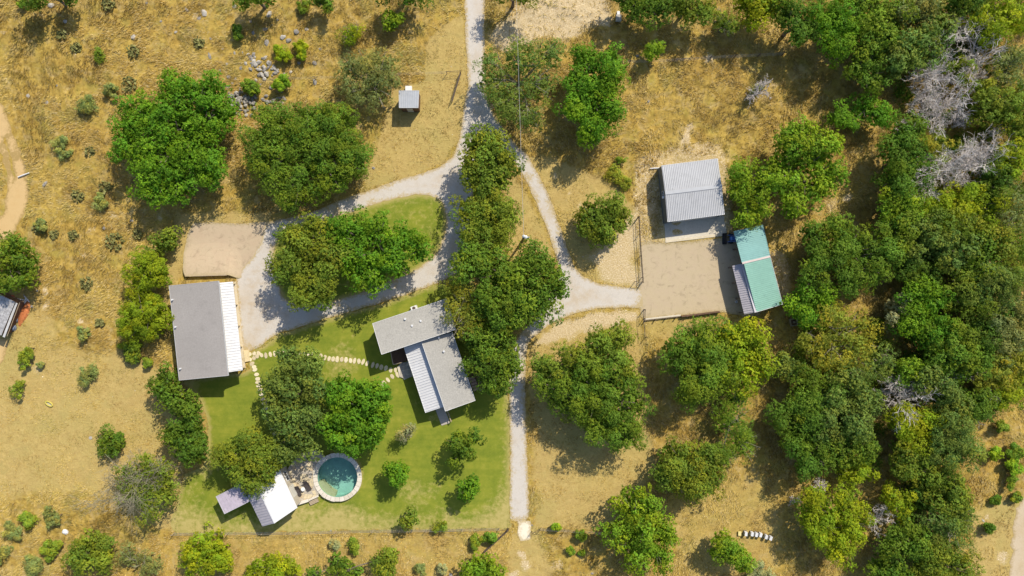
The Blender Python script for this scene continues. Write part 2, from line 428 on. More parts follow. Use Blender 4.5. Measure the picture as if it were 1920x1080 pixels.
def lawn_material():
    t = NT('lawn'); d = t.attr('dry').outputs['Fac']; e = t.attr('edge').outputs['Fac']
    n1 = t.noise(.3, 4, .6, dist=.5); n2 = t.noise(1.3, 4, .7); f = t.noise(10, 3, .75); st = t.noise(1.2, 2, .5, stretch=(.12, 1, .35))
    g = t.ramp(t.math('ADD', t.math('MULTIPLY', n1, .6), t.math('MULTIPLY', n2, .4)), [(.3, (.095, .145, .010)), (.46, (.170, .212, .016)), (.58, (.235, .255, .024)), (.7, (.33, .305, .050))])
    g = t.mix(t.val(f, .3, .7, 0, .4), g, (.215, .235, .05)); g = t.mix(t.val(st, .48, .6, 0, .22), g, (.10, .155, .014)); g = t.mix(t.val(t.noise(4.5, 4, .75), .55, .7, 0, .45), g, (.26, .245, .05))
    dry = t.ramp(n2, [(.3, (.33, .285, .085)), (.7, (.45, .37, .14))])
    k = t.val(t.math('ADD', d, t.val(n2, .25, .75, -.35, .35)), .25, .85)
    k2 = t.val(t.math('ADD', e, t.val(n2, .25, .75, -.5, .5)), .05, .7, 1, 0)
    c = t.mix(t.math('MAXIMUM', k, k2), g, dry)
    t.bump(f, .6, .05)
    return t.fin(c, .9, 0, .15)
def water_material():
    t = NT('pool_water')
    tr = t.new('ShaderNodeBsdfTransparent'); tr.inputs[0].default_value = (.78, .92, .90, 1)
    gl = t.new('ShaderNodeBsdfGlossy'); gl.inputs['Roughness'].default_value = .04
    b = t.new('ShaderNodeBump'); b.inputs['Strength'].default_value = .25; b.inputs['Distance'].default_value = .03
    t.put(b.inputs['Height'], t.noise(2.5, 3, .6)); t.put(gl.inputs['Normal'], b.outputs[0])
    fr = t.new('ShaderNodeFresnel'); fr.inputs[0].default_value = 1.33; t.put(fr.inputs['Normal'], b.outputs[0])
    mx = t.new('ShaderNodeMixShader'); t.put(mx.inputs[0], fr.outputs[0]); t.put(mx.inputs[1], tr.outputs[0]); t.put(mx.inputs[2], gl.outputs[0])
    t.put(t.out.inputs[0], mx.outputs[0]); t.t.nodes.remove(t.b)
    return t.m
M_GROUND = ground_material()
M_GRAVEL = gravel_material('gravel', (.46, .42, .375), (.60, .555, .50), (.52, .41, .23))
M_PADG = gravel_material('compacted_dirt', (.43, .335, .225), (.52, .42, .295), (.48, .39, .24), .7, (.46, .34, .24))
M_YARDG = gravel_material('yard_dirt', (.42, .335, .215), (.51, .42, .285), (.46, .37, .21), .7, (.46, .36, .26))
M_TRACKG = gravel_material('track_dirt', (.50, .335, .15), (.60, .43, .21), (.42, .29, .11), .2, (.50, .32, .13))
M_CHALK = gravel_material('chalk', (.68, .61, .48), (.80, .72, .58), (.64, .54, .36), .1, (.76, .68, .52))
M_LAWN = lawn_material()
M_WATER = water_material()

# ------------------------------------------------------------------ the trees and shrubs: label, habit, colour, height, plan circles (photograph pixels)
COL = dict(green=(.160,.252,.024), bright=(.150,.295,.018), deep=(.120,.208,.020), olive=(.210,.272,.028), yellow=(.280,.350,.016), gold=(.290,.300,.034),
           grey=(.260,.285,.082), pale=(.360,.345,.150), dark=(.112,.185,.020), blue=(.182,.255,.046), lime=(.225,.345,.022))
TREES = [
 # ---- west
 ('broad bright green oak with bare limbs showing, left of the rock pile','oak','bright',8.0,[(330,165,40),(385,172,40),(262,218,42),(330,228,48),(402,215,38),(244,275,38),(300,305,52),(362,290,48),(282,347,38),(388,312,34),(330,350,32),(240,235,26)]),
 ('wide dark green oak between the rock pile and the small shed','oak','green',7.5,[(518,232,38),(572,232,42),(625,232,42),(645,288,42),(585,288,48),(508,300,44),(548,350,40),(622,330,34),(664,310,26),(490,260,28)]),
 ('thin grey-branched mesquite beside the small grey shed','thin','grey',6.0,[(652,128,28),(692,128,36),(722,120,28),(702,168,34),(665,172,26),(735,150,18)]),
 ('yellow-green rounded tree above the tree with the wider skirt, left of grey barn','juniper','yellow',5.5,[(272,500,36),(258,520,26),(288,515,24)]),
 ('broad yellow-green tree directly left of the grey barn roof','juniper','yellow',5.5,[(262,575,40),(240,602,28),(285,598,34),(258,615,28)]),
 ('small olive tree at the lower left corner of the tan pad','oak','olive',3.5,[(308,452,20),(298,465,16),(316,444,14)]),
 ('green tree cut by the left edge above the silver roofed shed','oak','green',5.5,[(16,478,36),(42,495,24),(10,522,30),(38,520,20)]),
 ('leafy tree touching the bottom left corner of the grey barn roof','oak','green',5.0,[(310,708,24),(316,742,26),(345,758,28),(358,770,18),(300,722,18)]),
 ('rounded dark green oak at the left edge of the lawn','dense','deep',5.5,[(347,830,36),(330,815,22),(366,842,20),(350,805,22)]),
 ('dense round evergreen bush alone in the mown field','dense','green',3.2,[(206,832,24),(198,840,16),(214,826,16)]),
 # ---- driveway island and middle
 ('olive oak filling the left end of the gravel loop island','oak','olive',8.0,[(543,452,30),(588,442,38),(543,500,34),(580,520,42),(622,486,36),(560,552,24),(602,545,28)]),
 ('bright green oak filling the right part of the gravel loop island','oak','bright',8.0,[(650,432,38),(702,430,34),(664,484,40),(722,472,40),(762,450,30),(780,474,22),(690,522,34),(742,498,28)]),
 ('olive-green oak at the driveway fork, top of the middle row','oak','olive',8.0,[(915,272,36),(888,308,28),(942,300,30),(908,340,34),(938,335,26),(890,275,20)]),
 ('olive-green oak below the fork tree in the middle row','oak','olive',7.5,[(884,395,34),(922,412,42),(892,440,34),(948,398,24),(915,375,26),(938,440,24)]),
 ('large spreading green oak over the driveway below the utility pole','oak','green',8.5,[(880,495,32),(925,505,38),(998,490,32),(1035,510,26),(985,540,42),(925,552,42),(1012,570,34),(952,592,36),(1042,545,22),(960,520,30)]),
 ('pale half-bare tree leaning over the main house roof','thin','gold',7.5,[(858,572,34),(882,600,28),(848,550,22),(890,560,20),(868,625,18)]),
 ('green tree between the main house and the lower lane','oak','green',7.0,[(900,648,32),(936,645,36),(920,688,38),(954,690,28),(930,722,28),(895,615,20),(890,685,18)]),
 ('feathery grey-green tree right of the driveway under the wire','thin','blue',6.5,[(925,148,34),(975,105,36),(1030,98,28),(955,192,36),(1012,158,34),(990,222,26),(920,110,20)]),
 ('tall bright green tree right of the feathery tree under the wire','oak','bright',7.5,[(1100,112,28),(1146,110,26),(1082,150,28),(1132,152,38),(1078,198,28),(1120,208,42),(1112,246,24),(1150,202,20)]),
 ('lone olive tree left of the steel pipe fence','oak','olive',5.5,[(1108,398,26),(1150,400,32),(1130,438,26),(1164,424,16),(1095,420,16)]),
 ('olive oak right of the lower lane, top of its clump','oak','olive',7.0,[(1032,698,28),(1080,685,36),(1122,650,32),(1152,642,32),(1170,678,22),(1010,690,18)]),
 ('large dark green oak right of the lower lane, bottom of its clump','oak','green',8.0,[(1060,742,38),(1112,762,46),(1162,768,42),(1174,815,36),(1190,755,26),(1124,802,34),(1020,720,20),(1100,715,36),(1140,712,36),(1176,712,26)]),
 # ---- lawn
 ('large grey-green oak over the stepping stones on the lawn','oak','blue',7.5,[(536,672,28),(580,684,26),(524,722,33),(566,732,40),(514,772,28),(550,790,38),(588,790,28),(532,830,30),(572,838,20)]),
 ('dense round vivid green tree just above the pool','dense','bright',8.8,[(668,765,50),(640,732,28),(702,742,30),(692,812,32),(648,820,34),(712,782,22),(622,790,22)]),
 ('olive oak overhanging the pool house roof','oak','olive',6.5,[(438,850,34),(482,842,32),(468,888,32),(512,866,24),(502,893,14),(457,903,13),(420,870,18)]),
 ('small vivid green tree on the lawn right of the pool','oak','bright',4.5,[(743,888,20),(733,880,14),(754,884,15),(744,900,15)]),
 ('small vivid green tree at the right end of the lawn near the lane','oak','bright',4.5,[(876,916,17),(868,924,13),(884,922,14),(878,905,13)]),
 ('olive tree on the lawn below the concrete ramp','oak','green',5.0,[(858,830,23),(886,824,15),(854,860,14),(874,845,15)]),
 ('small pale silvery tree on the lawn below the white porch roof','thin','pale',3.2,[(762,815,14),(768,806,10),(754,818,10)]),
 ('small olive tree on the fence line below the pool lawn','oak','olive',3.2,[(768,968,12),(762,980,10),(774,976,9)]),
 # ---- centre right
 ('bright leafy tree touching the right wall of the workshop','oak','lime',6.0,[(1394,330,26),(1420,368,32),(1402,402,24),(1438,332,22),(1380,360,18)]),
 ('wide light green tree on the right, third from the workshop roof','oak','lime',7.5,[(1490,280,38),(1540,290,38),(1470,330,30),(1558,330,26),(1528,352,30),(1500,248,24),(1490,388,26)]),
 ('large green oak directly below the teal roofed barn','oak','green',8.0,[(1278,660,36),(1330,640,42),(1312,708,42),(1296,742,24),(1350,700,36)]),
 ('yellow-tinged oak at the lower right of the teal roofed barn','oak','yellow',7.5,[(1390,650,44),(1422,680,32),(1378,704,38),(1400,620,24)]),
 ('grey-green thin tree below the big oak under the teal barn','thin','green',6.0,[(1372,790,36),(1392,835,32),(1350,858,28),(1385,750,24)]),
 ('grey-green oak at the end of the wire fence in the dry field','oak','olive',6.0,[(1270,860,34),(1248,890,24),(1300,902,36),(1332,910,24),(1335,872,30),(1300,870,30)]),
 ('bushy bright olive tree at the bottom between lane and beehives','oak','lime',7.0,[(1190,950,38),(1160,1002,28),(1215,992,46),(1200,1042,34),(1252,1010,24),(1240,1048,22)]),
 ('bright small tree just left below the beehives','oak','lime',5.0,[(1358,1022,24),(1375,1042,24),(1345,1040,18),(1395,1060,20)]),
 ('green feathery tree right of the teal roofed barn','oak','green',7.0,[(1530,440,28),(1570,425,28),(1600,462,38),(1555,482,38),(1632,482,28),(1602,522,36),(1648,512,20),(1528,520,28)]),
 ('compact bright tree beside the wooden frame near the teal barn','oak','bright',5.5,[(1505,572,30),(1545,560,24),(1520,592,22)]),
 ('broad gold-olive tree in the strip right of the wooden frame','thin','gold',6.5,[(1560,612,38),(1610,612,32),(1562,660,40),(1612,658,34),(1520,640,22)]),
 ('grey-green thin tree below the gold-olive tree','thin','blue',6.0,[(1640,692,30),(1600,700,24),(1655,668,18)]),
 ('small blue-green tree at the left rim of the wood','oak','blue',4.5,[(1478,690,22),(1502,702,18),(1465,676,12)]),
 ('dark green oak of the wood rim below the small blue-green tree','oak','green',7.0,[(1525,722,34),(1505,752,28),(1548,742,28),(1476,782,28),(1512,788,28)]),
 ('grey-green wide oak in the middle of the rim wood','oak','blue',7.5,[(1590,742,42),(1562,785,42),(1612,792,36),(1630,752,26)]),
 ('dark oak at the lower end of the rim wood','oak','deep',7.0,[(1525,850,32),(1492,822,26),(1512,878,20),(1545,872,20)]),
 ('green oak right of the dark oak at the lower rim','oak','green',6.5,[(1588,832,38),(1625,835,26),(1560,848,24)]),
 ('yellow-green rounded tree at the lower rim gap','juniper','yellow',4.5,[(1610,882,28),(1588,892,18),(1628,890,16)]),
 ('large bright yellow-green tree standing alone below the rim wood','oak','yellow',7.0,[(1535,942,28),(1592,950,34),(1560,998,44),(1608,990,28),(1582,1036,26),(1530,985,28)]),
 # ---- top row
 ('dark tree at the top edge right of the white bare ground','oak','deep',6.5,[(1195,0,34),(1235,10,28),(1170,-15,24)]),
 ('olive tree at the top edge between two dark trees','oak','olive',6.0,[(1285,8,30),(1320,18,26),(1262,-5,22)]),
 ('greyish round tree just above the upper right fence','thin','olive',4.5,[(1362,42,22),(1352,30,18),(1374,52,16)]),
 ('yellow-green tree at the top edge where the wood begins','oak','yellow',6.0,[(1425,18,30),(1450,10,22),(1400,0,24)]),
 ('small round bright tree on the upper right fence line','juniper','lime',3.8,[(1228,92,19),(1220,98,12),(1236,88,13)]),
 ('bright small tree in the grass left of the upper driveway','oak','lime',3.2,[(735,38,15),(728,46,12),(746,34,11)]),
 ('pale feathery shrub left of the bright small tree by the upper driveway','thin','yellow',2.6,[(657,60,18),(650,68,12),(666,54,12)]),
 ('dark tree cut by the top edge at upper left','oak','dark',5.5,[(60,-12,26),(120,-14,24)]),
 ('green tree cut by the top edge left of the driveway','oak','green',6.0,[(490,-14,26),(455,-8,20)]),
 ('small green tree at the top edge beside boulders','oak','green',3.5,[(612,8,12),(600,2,12)]),
 ('dark tree peeking in at the top edge by the driveway','oak','deep',6.0,[(770,-22,30),(728,-20,18)]),
 ('olive tree peeking in at the top edge under the wire','oak','olive',6.0,[(985,-12,18),(940,-16,20)]),
 # ---- upper right wood
 ('dark olive tree at the left rim of the upper wood','oak','deep',7.0,[(1482,22,30),(1515,38,28),(1500,62,22)]),
 ('vivid green tree of the upper wood rim beside the dark olive','oak','bright',7.5,[(1556,44,36),(1590,34,30),(1572,80,28)]),
 ('green tree at the top edge in the upper wood','oak','green',7.5,[(1642,48,36),(1672,28,28),(1662,72,24),(1615,5,24)]),
 ('green tree hanging into the clearing from the upper wood','oak','green',7.0,[(1635,102,30),(1640,146,26),(1618,122,24)]),
 ('small spreading green tree below the clearing shade','oak','bright',4.5,[(1575,216,20),(1625,202,24),(1652,216,20),(1598,228,14)]),
 ('grey-tinged green tree at the top edge of the wood','oak','grey',7.0,[(1712,22,34),(1745,8,24)]),
 ('blue-green oak above the silver fan-shaped dead tree','oak','blue',7.5,[(1742,92,36),(1702,82,30),(1765,58,30),(1690,118,26)]),
 ('dark evergreen at the top edge beside the dead brush','oak','dark',6.5,[(1800,6,30),(1830,-4,22)]),
 ('yellow-green juniper in the top right corner','juniper','yellow',6.5,[(1872,36,40),(1840,46,22),(1906,28,28),(1860,68,22)]),
 ('small round green tree between the silver dead trees','juniper','olive',5.0,[(1800,126,20),(1806,145,14)]),
 ('olive juniper right below the tangle of white branches','juniper','olive',6.5,[(1866,180,32),(1850,206,24),(1880,215,22)]),
 ('grey-olive tree right of the white tangled dead tree','thin','grey',6.0,[(1892,138,28),(1900,105,22)]),
 ('green tree at the right edge beside small white snags','oak','olive',6.0,[(1902,198,28),(1915,230,22)]),
 ('dark green oak at the left rim below the grey dead brush','oak','deep',7.5,[(1690,285,34),(1722,318,30),(1688,340,30),(1700,250,24)]),
 ('olive tuft above the left end of the big silver dead tree','juniper','gold',6.0,[(1758,282,26),(1738,272,18)]),
 ('bright tree below the left end of the big silver dead tree','oak','lime',7.0,[(1688,372,28),(1712,392,26),(1676,400,20)]),
 ('yellow-olive tree right below the big silver dead tree','oak','yellow',7.0,[(1782,386,34),(1822,372,24),(1850,392,24)]),
 ('dark tree right of the big silver dead tree','oak','dark',6.5,[(1862,352,28),(1878,318,22)]),
 ('yellow-green tree at the right edge level with the silver dead tree','juniper','yellow',6.5,[(1898,296,26),(1890,322,20)]),
 ('pale olive tree at the right edge below the yellow-green one','thin','grey',6.5,[(1900,372,34),(1905,412,30),(1880,392,20)]),
 ('grey-green rounded oak in the heart of the right wood','dense','blue',8.0,[(1750,448,44),(1722,440,28),(1790,472,32)]),
 ('olive tree above the grey-green rounded oak','oak','olive',7.0,[(1772,418,30),(1812,425,32)]),
 ('green tree right of the grey-green rounded oak','oak','green',7.0,[(1840,465,36),(1830,500,28)]),
 ('yellow-edged tree beside the right edge of the heart wood','oak','gold',6.5,[(1872,470,26),(1865,448,18)]),
 ('olive-grey tall tree on the right edge at mid height','thin','olive',7.0,[(1902,452,30),(1896,505,34)]),
 ('green tree on the left rim at mid height of the wood','oak','green',7.0,[(1682,440,30),(1675,478,24),(1692,415,20)]),
 ('dark tree in the gap above the bright pair','oak','dark',5.5,[(1740,512,26),(1702,505,20)]),
 ('grey-green tree above the deep shade on the right','oak','blue',7.5,[(1858,535,36),(1892,548,30),(1830,545,22)]),
 ('bright green tree right of the pale grey bush','oak','bright',6.5,[(1720,560,26),(1752,562,26),(1735,535,20)]),
 ('pale grey bush at the left rim of the lower wood','dense','pale',5.0,[(1688,582,24),(1696,562,14),(1680,600,14)]),
 ('green tree with a yellow edge below the grey-green heart tree','oak','olive',6.5,[(1792,555,26),(1805,530,20)]),
 ('bright green tree above the big green crown in the lower wood','oak','bright',7.0,[(1742,610,32),(1712,605,22),(1768,622,26)]),
 ('big fresh green crown in the middle of the lower wood','dense','green',8.0,[(1792,650,38),(1822,672,32),(1770,670,26)]),
 ('deep dark oak left of the right edge, in shade','oak','dark',7.5,[(1858,600,38),(1838,632,26)]),
 ('grey-olive oak on the right edge beside the dark oak','oak','grey',7.5,[(1902,595,36),(1888,640,34)]),
 ('gold-green juniper at the lower right rim of the wood','juniper','gold',6.0,[(1880,692,36),(1908,680,26),(1862,712,24)]),
 ('yellow-green juniper at the tip of the right wood by dry grass','juniper','yellow',5.0,[(1898,738,26),(1882,750,18)]),
 ('bright small tree left of the dead crown at the lower wood rim','oak','lime',5.5,[(1702,692,22),(1722,705,18)]),
 ('blue-green tree right of the dead crown','oak','blue',7.0,[(1760,728,34),(1735,706,22),(1782,752,26)]),
 ('green tree between the two small dead crowns at lower right','oak','green',6.5,[(1818,765,26),(1842,752,22),(1850,775,16)]),
 ('yellow-olive tree directly below the dead crown','oak','yellow',6.5,[(1718,808,32),(1690,790,22),(1740,792,18)]),
 ('wide blue-green oak near the lower right dry slope','oak','blue',7.5,[(1790,800,38),(1808,840,32),(1772,842,28)]),
 ('olive tree with pale twigs left of the wide blue-green oak','oak','olive',6.5,[(1712,868,34),(1735,885,24),(1695,845,22)]),
 ('dark low tree in the gap of the lower right wood','oak','dark',5.0,[(1755,908,26),(1728,925,20)]),
 ('yellow-green round tree by the small white snag','juniper','yellow',5.0,[(1690,942,26),(1672,930,16)]),
 ('grey-green tree right of the gap at lower right','oak','olive',6.5,[(1778,935,30),(1798,915,24),(1790,962,26)]),
 ('tall grey-green tree facing the lower right clearing','thin','blue',7.0,[(1795,1000,32),(1762,985,28),(1815,975,20)]),
 ('dark green tree low at the bottom of the right wood','oak','green',6.5,[(1705,1010,32),(1680,1028,26),(1730,1030,26)]),
 ('green tree at the bottom edge of the right wood','oak','olive',6.0,[(1770,1050,34),(1800,1070,28),(1740,1072,22)]),
 ('dark tree at the bottom edge left of the right wood','oak','deep',5.5,[(1665,1068,26),(1690,1085,24)]),
 # ---- bottom row
 ('yellow-green juniper at the bottom edge below the pool house','juniper','yellow',5.0,[(385,1042,42),(355,1052,24),(412,1058,24)]),
 ('olive tree at the bottom edge left of the yellow-green juniper','oak','olive',5.0,[(165,1032,34),(182,1052,26),(140,1052,22)]),
 ('low grey-green tree between two bottom edge trees at left','thin','grey',3.5,[(238,1050,24),(275,1062,24)]),
 ('yellow-green bush mass at the bottom edge below the pool','juniper','yellow',4.0,[(502,1068,28),(535,1072,22),(475,1075,20)]),
 ('bright tree at the bottom edge below the lawn corner','oak','lime',4.5,[(905,1068,30),(880,1078,22),(930,1078,20)]),
 ('olive tree at the bottom edge below the pool lawn','oak','olive',4.0,[(735,1045,16),(722,1066,22),(640,1072,4)]),
 ('low green tree at the bottom edge left of the olive tree','oak','green',3.5,[(632,1060,22),(662,1074,18),(585,1080,16)]),
]
SHRUBS = [ # label, habit, colour, height, circles
 ('small olive shrub in the grass at upper left','thin','olive',1.4,[(187,104,13)]), ('grey shrub left of the broad oak at upper left','thin','grey',1.8,[(165,190,16),(158,205,12)]),
 ('pale shrub right of the grey shrub at upper left','thin','grey',1.5,[(206,168,14)]), ('dull low bush near the white pipe','thin','grey',1.2,[(108,272,14),(118,290,11)]),
 ('yellow-green bush left of the ledge boulders','thin','yellow',1.5,[(525,95,13),(538,100,10)]), ('yellow-green bush right of the ledge boulders','thin','yellow',1.5,[(565,85,11),(566,98,9)]),
 ('green bush at the right end of the ledge boulders','oak','lime',1.8,[(534,152,11),(520,160,9)]), ('green bush growing at the top of the rock pile','oak','green',1.6,[(475,165,11),(462,160,9)]),
 ('dark bush near boulders at the top left','oak','dark',1.4,[(442,55,8),(446,68,6)]), ('small bush beside rocks at the top edge','thin','olive',1.3,[(570,14,10)]),
 ('round shrub low in the mown field left of the barn','thin','grey',1.8,[(165,703,19),(158,712,12)]), ('grey shrub in the field left of the yellow-green trees','thin','grey',1.6,[(156,624,12)]),
 ('olive shrub beside the silver roofed shed','thin','olive',1.8,[(47,665,14),(46,682,10)]), ('tiny dark shrub right of the olive shrub by the shed','thin','grey',.9,[(75,684,5)]),
 ('olive shrub at the left edge of the mown field','thin','olive',1.6,[(33,732,13)]), ('shrub at the left foot of the grey barn','oak','olive',1.6,[(247,658,16),(232,650,9)]),
 ('small shrub below the yellow-green trees by the barn','oak','olive',1.2,[(277,682,8)]), ('grey-green shrub above the bottom left white stone','thin','grey',1.7,[(96,965,13),(98,982,11)]),
 ('olive shrub left of the bottom left white stone','oak','olive',1.7,[(50,973,13)]), ('grey shrub at the bottom left corner field','thin','grey',1.7,[(26,998,17)]),
 ('dull shrub at the left edge near the bottom','thin','grey',1.6,[(5,1035,16)]), ('olive shrub above the bottom left tree','oak','olive',1.7,[(95,1028,18)]), ('grey shrub at the bottom left edge','thin','grey',1.6,[(58,1060,18)]),
 ('blue-grey agave-like shrub below the lawn fence','thin','pale',1.1,[(629,1022,9)]), ('olive shrub beside the blue-grey one below the fence','oak','olive',1.4,[(662,1022,14)]),
 ('round shrub on the fence below the lawn, right side','thin','olive',1.5,[(825,987,12)]), ('shrub left of the open lower gate','thin','olive',1.4,[(893,1013,10),(891,1024,7)]), ('shrub touching the open lower gate','oak','green',1.5,[(919,1008,11)]),
 ('small yellow-green bush on the fence right of the lane','oak','lime',1.3,[(1044,990,7)]), ('round green bush below the fence right of the lane','oak','green',1.4,[(1089,1005,9)]),
 ('small round bush in the dry patch right of the lane','oak','green',1.0,[(1069,1034,7)]), ('tiny bush in the dry patch right of the lane','oak','green',.7,[(1092,1038,5)]),
 ('grey shrub at the bottom edge left of the lane','thin','grey',1.4,[(790,1070,12)]), ('pale shrub at the bottom edge near the lane','thin','pale',1.3,[(828,1068,10)]),
 ('shrub at the right edge on the dry slope, uppermost','oak','olive',1.6,[(1878,800,9)]), ('bright shrub on the right dry slope','oak','lime',1.7,[(1868,852,11)]), ('green shrub on the right dry slope by the edge','oak','green',1.8,[(1908,848,14)]),
 ('bright shrub at the right edge below the green one','oak','lime',1.8,[(1903,874,13)]), ('olive shrub low on the right dry slope','thin','green',1.6,[(1896,902,11)]), ('dark small shrub in the middle of the dry slope','oak','deep',1.0,[(1867,937,7)]),
 ('dark small shrub at the foot of the right wood','oak','deep',1.0,[(1816,957,7)]), ('dark round shrub above the lower right track','oak','deep',1.3,[(1856,992,9)]), ('small shrub beside the lower right track','oak','olive',1.0,[(1906,932,7)]),
 ('grey shrub near the upper right clearing grass','thin','pale',1.6,[(1418,168,12)]), ('grey leafless scrub at the bottom edge by the beehives','thin','pale',2.0,[(1415,1070,18),(1440,1078,14)]),
 ('small dark bush at the upper left corner','oak','green',1.2,[(40,8,6)]), ('brown scrub tangle left of the workshop','thin','gold',1.3,[(1150,325,18),(1172,345,12)]),
 ('olive scrub beside the pipe fence top','thin','olive',1.2,[(1168,300,9)]), ('dull bush above the tan pad at left','thin','grey',1.4,[(185,385,12),(188,372,8)]),
 ('dark dense bush left of the leafy tree by the lawn','oak','grey',1.5,[(78,425,11)]),
]
DEAD = [ # label, px, py, radius px, height, count of limbs
 ('large silver dead tree, left half of the wide bare crown',1772,330,46,6.5,22), ('large silver dead tree, right half of the wide bare crown',1840,305,38,6.5,20),
 ('silver fan-shaped dead tree in the upper right wood',1758,140,34,5.5,20), ('grey dead brush below the top edge in the right wood',1812,62,34,5.5,18),
 ('white tangled dead tree with thick curling limbs at upper right',1852,110,38,7.0,13), ('small silver dead crown under the tangled dead tree',1828,146,22,4.5,14),
 ('grey dead brush below the fan-shaped dead tree',1770,212,36,5.0,18), ('small grey dead crown right of the grey dead brush',1816,228,20,4.5,12), ('thin dead twigs left of the grey dead brush',1742,182,20,4.5,12),
 ('pale dead crown at the left rim of the lower wood',1700,745,34,5.5,18), ('small dead crown beside the big fresh green crown',1810,710,20,4.5,12), ('small dead crown at the lower right rim by dry grass',1868,748,16,4.0,12),
 ('tiny dead crown left of the lower right dry grass',1816,782,15,4.0,10), ('small white snag in the lower right wood',1658,980,20,5.5,9), ('small white snag at the right edge',1888,242,12,6.5,7), ('short white snag touching the right edge',1908,235,12,6.5,7),
 ('pale dead twigs above the bright tree below the rim wood',1545,918,14,4.0,10), ('small dead bush left of the bright yellow-green tree',1492,944,10,2.0,9),
 ('slim leafless tree with a long shadow in the upper right field',1428,168,18,5.0,9), ('dead twigs at the left rim by the grey dead brush',1705,240,18,5.0,10),
]
for tb in (TREES, SHRUBS):
    for r in tb:
        for (px, py, rr) in r[4]:
            q = P(px, py, r[3] * .6); TREES_XY.append((q.x, q.y, rr / S * .95))

# ------------------------------------------------------------------ ground sheet
def axis(a, step):
    c = np.arange(-a, a + 1e-6, step)
    far = np.array([3, 8, 20, 50, 120, 300, 600.0])
    return np.concatenate([-(a + far[::-1]), c, a + far])
gx, gy = axis(84, .36), axis(48.6, .36)
GX, GY = np.meshgrid(gx, gy); fx, fy = GX.ravel(), GY.ravel()
R, G = zones(fx, fy)
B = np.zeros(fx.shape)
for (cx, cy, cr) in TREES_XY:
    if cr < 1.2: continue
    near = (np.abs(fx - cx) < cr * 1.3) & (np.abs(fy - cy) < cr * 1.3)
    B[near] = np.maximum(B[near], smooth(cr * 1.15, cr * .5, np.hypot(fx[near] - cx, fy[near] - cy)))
gz = ground_z(fx, fy)
nx, ny = len(gx), len(gy)
idx = np.arange(nx * ny).reshape(ny, nx)
quads = np.stack([idx[:-1, :-1], idx[:-1, 1:], idx[1:, 1:], idx[1:, :-1]], -1).reshape(-1, 4)
me = bpy.data.meshes.new('ground'); nq = len(quads)
me.vertices.add(nx * ny); me.loops.add(nq * 4); me.polygons.add(nq)
me.vertices.foreach_set('co', np.stack([fx, fy, gz], 1).astype(np.float32).ravel())
me.loops.foreach_set('vertex_index', quads.astype(np.int32).ravel()); me.polygons.foreach_set('loop_start', np.arange(0, nq * 4, 4, dtype=np.int32))
me.polygons.foreach_set('use_smooth', np.ones(nq, bool))
at = me.attributes.new('zone', 'FLOAT_COLOR', 'POINT'); at.data.foreach_set('color', np.stack([R, G, B, B], 1).astype(np.float32).ravel())
me.update(calc_edges=True); me.materials.append(M_GROUND)
ground = bpy.data.objects.new('ground', me); col.objects.link(ground); tag(ground, kind='structure')

# ------------------------------------------------------------------ drives, lawns, pads
def lawn_dry(x, y):
    px, py = x * S + 960, 540 - y * S
    a = smooth(930, 995, py) * .6 + smooth(925, 957, px) * .5 + smooth(430, 340, px) * .35 + smooth(.52, .72, fbm(x * .14, y * .14, 41)) * .5
    a = a + smooth(870, 940, px) * smooth(880, 960, py) * .4
    return np.clip(a, 0, 1)
sheet('driveway', [DRIVE], [ISLAND], .035, M_GRAVEL, .10, .45, 1.5, seed=1)
POOLC = [(632.5 * .9944 + 960 * .0056 + 41.5 * math.cos(t), 895 * .9944 + 540 * .0056 + 41.5 * math.sin(t)) for t in np.linspace(0, 2 * math.pi, 28, endpoint=False)]
sheet('lawn', [LAWN], [POOLC], .016, M_LAWN, .22, .6, 1.2, seed=2, extra=lawn_dry)
sheet('island_lawn', [ISLAND], [], .020, M_LAWN, .06, .6, 1.2, seed=21, extra=lambda x, y: .25 * np.ones(len(x)))
def pad_z(x, y):
    px, py = x * S + 960, 540 - y * S
    return .66 * smooth(450, 510, py) * smooth(455, 425, px)
sheet('parking_pad', [PAD], [], .022, M_PADG, .05, .45, .9, zf=pad_z, skirt=.1, seed=4)
sheet('dirt_yard', [YARD], [], .026, M_YARDG, .08, .5, 1.2, seed=5)
sheet('dirt_track', [TRACK], [[(9,258),(18,283),(25,308),(29,332),(26,334),(21,310),(14,286),(7,262)]], .015, M_TRACKG, .25, .5, 1.2, seed=6)
sheet('gravel_track', [TRACK2], [], .015, gravel_material('pale_track', (.46, .37, .25), (.56, .46, .33), (.46, .35, .19), .4, (.44, .33, .19)), .25, .5, 1.2, seed=7)
sheet('chalk_patch', [CHALK], [], .03, M_CHALK, .12, .3, .6, seed=8)
sheet('sand_patch', [SAND], [], .012, M_TRACKG, .15, .4, .8, seed=9)

# ------------------------------------------------------------------ buildings
def roof(name, pts, thick, mat, parent, up=0.0):
    top = [Vector(p) + Vector((0, 0, up)) for p in pts]
    return MB().prism(top, [p - Vector((0, 0, thick)) for p in top]).build(name, mat, parent)
def ribs(p0, p1, p2, p3, n, mat, parent, w=.05, h=.05, name='roof_rib'):
    """raised seams running from edge p0-p1 to edge p3-p2"""
    p0, p1, p2, p3 = map(Vector, (p0, p1, p2, p3)); m = MB(); e = Vector((0, 0, h * .45))
    for i in range(n):
        t = (i + .5) / n
        m.bar(p0.lerp(p1, t) + e, p3.lerp(p2, t) + e, w, h)
    return tag(m.build(name, mat, parent), kind='stuff')
def edge_trim(pts, mat, parent, w=.16, h=.18, name='fascia', closed=True, up=.012):
    m = MB(); n = len(pts)
    for i in range(n if closed else n - 1):
        m.bar(Vector(pts[i]) + Vector((0, 0, up - h / 2 + .02)), Vector(pts[(i + 1) % n]) + Vector((0, 0, up - h / 2 + .02)), w, h)
    return m.build(name, mat, parent)
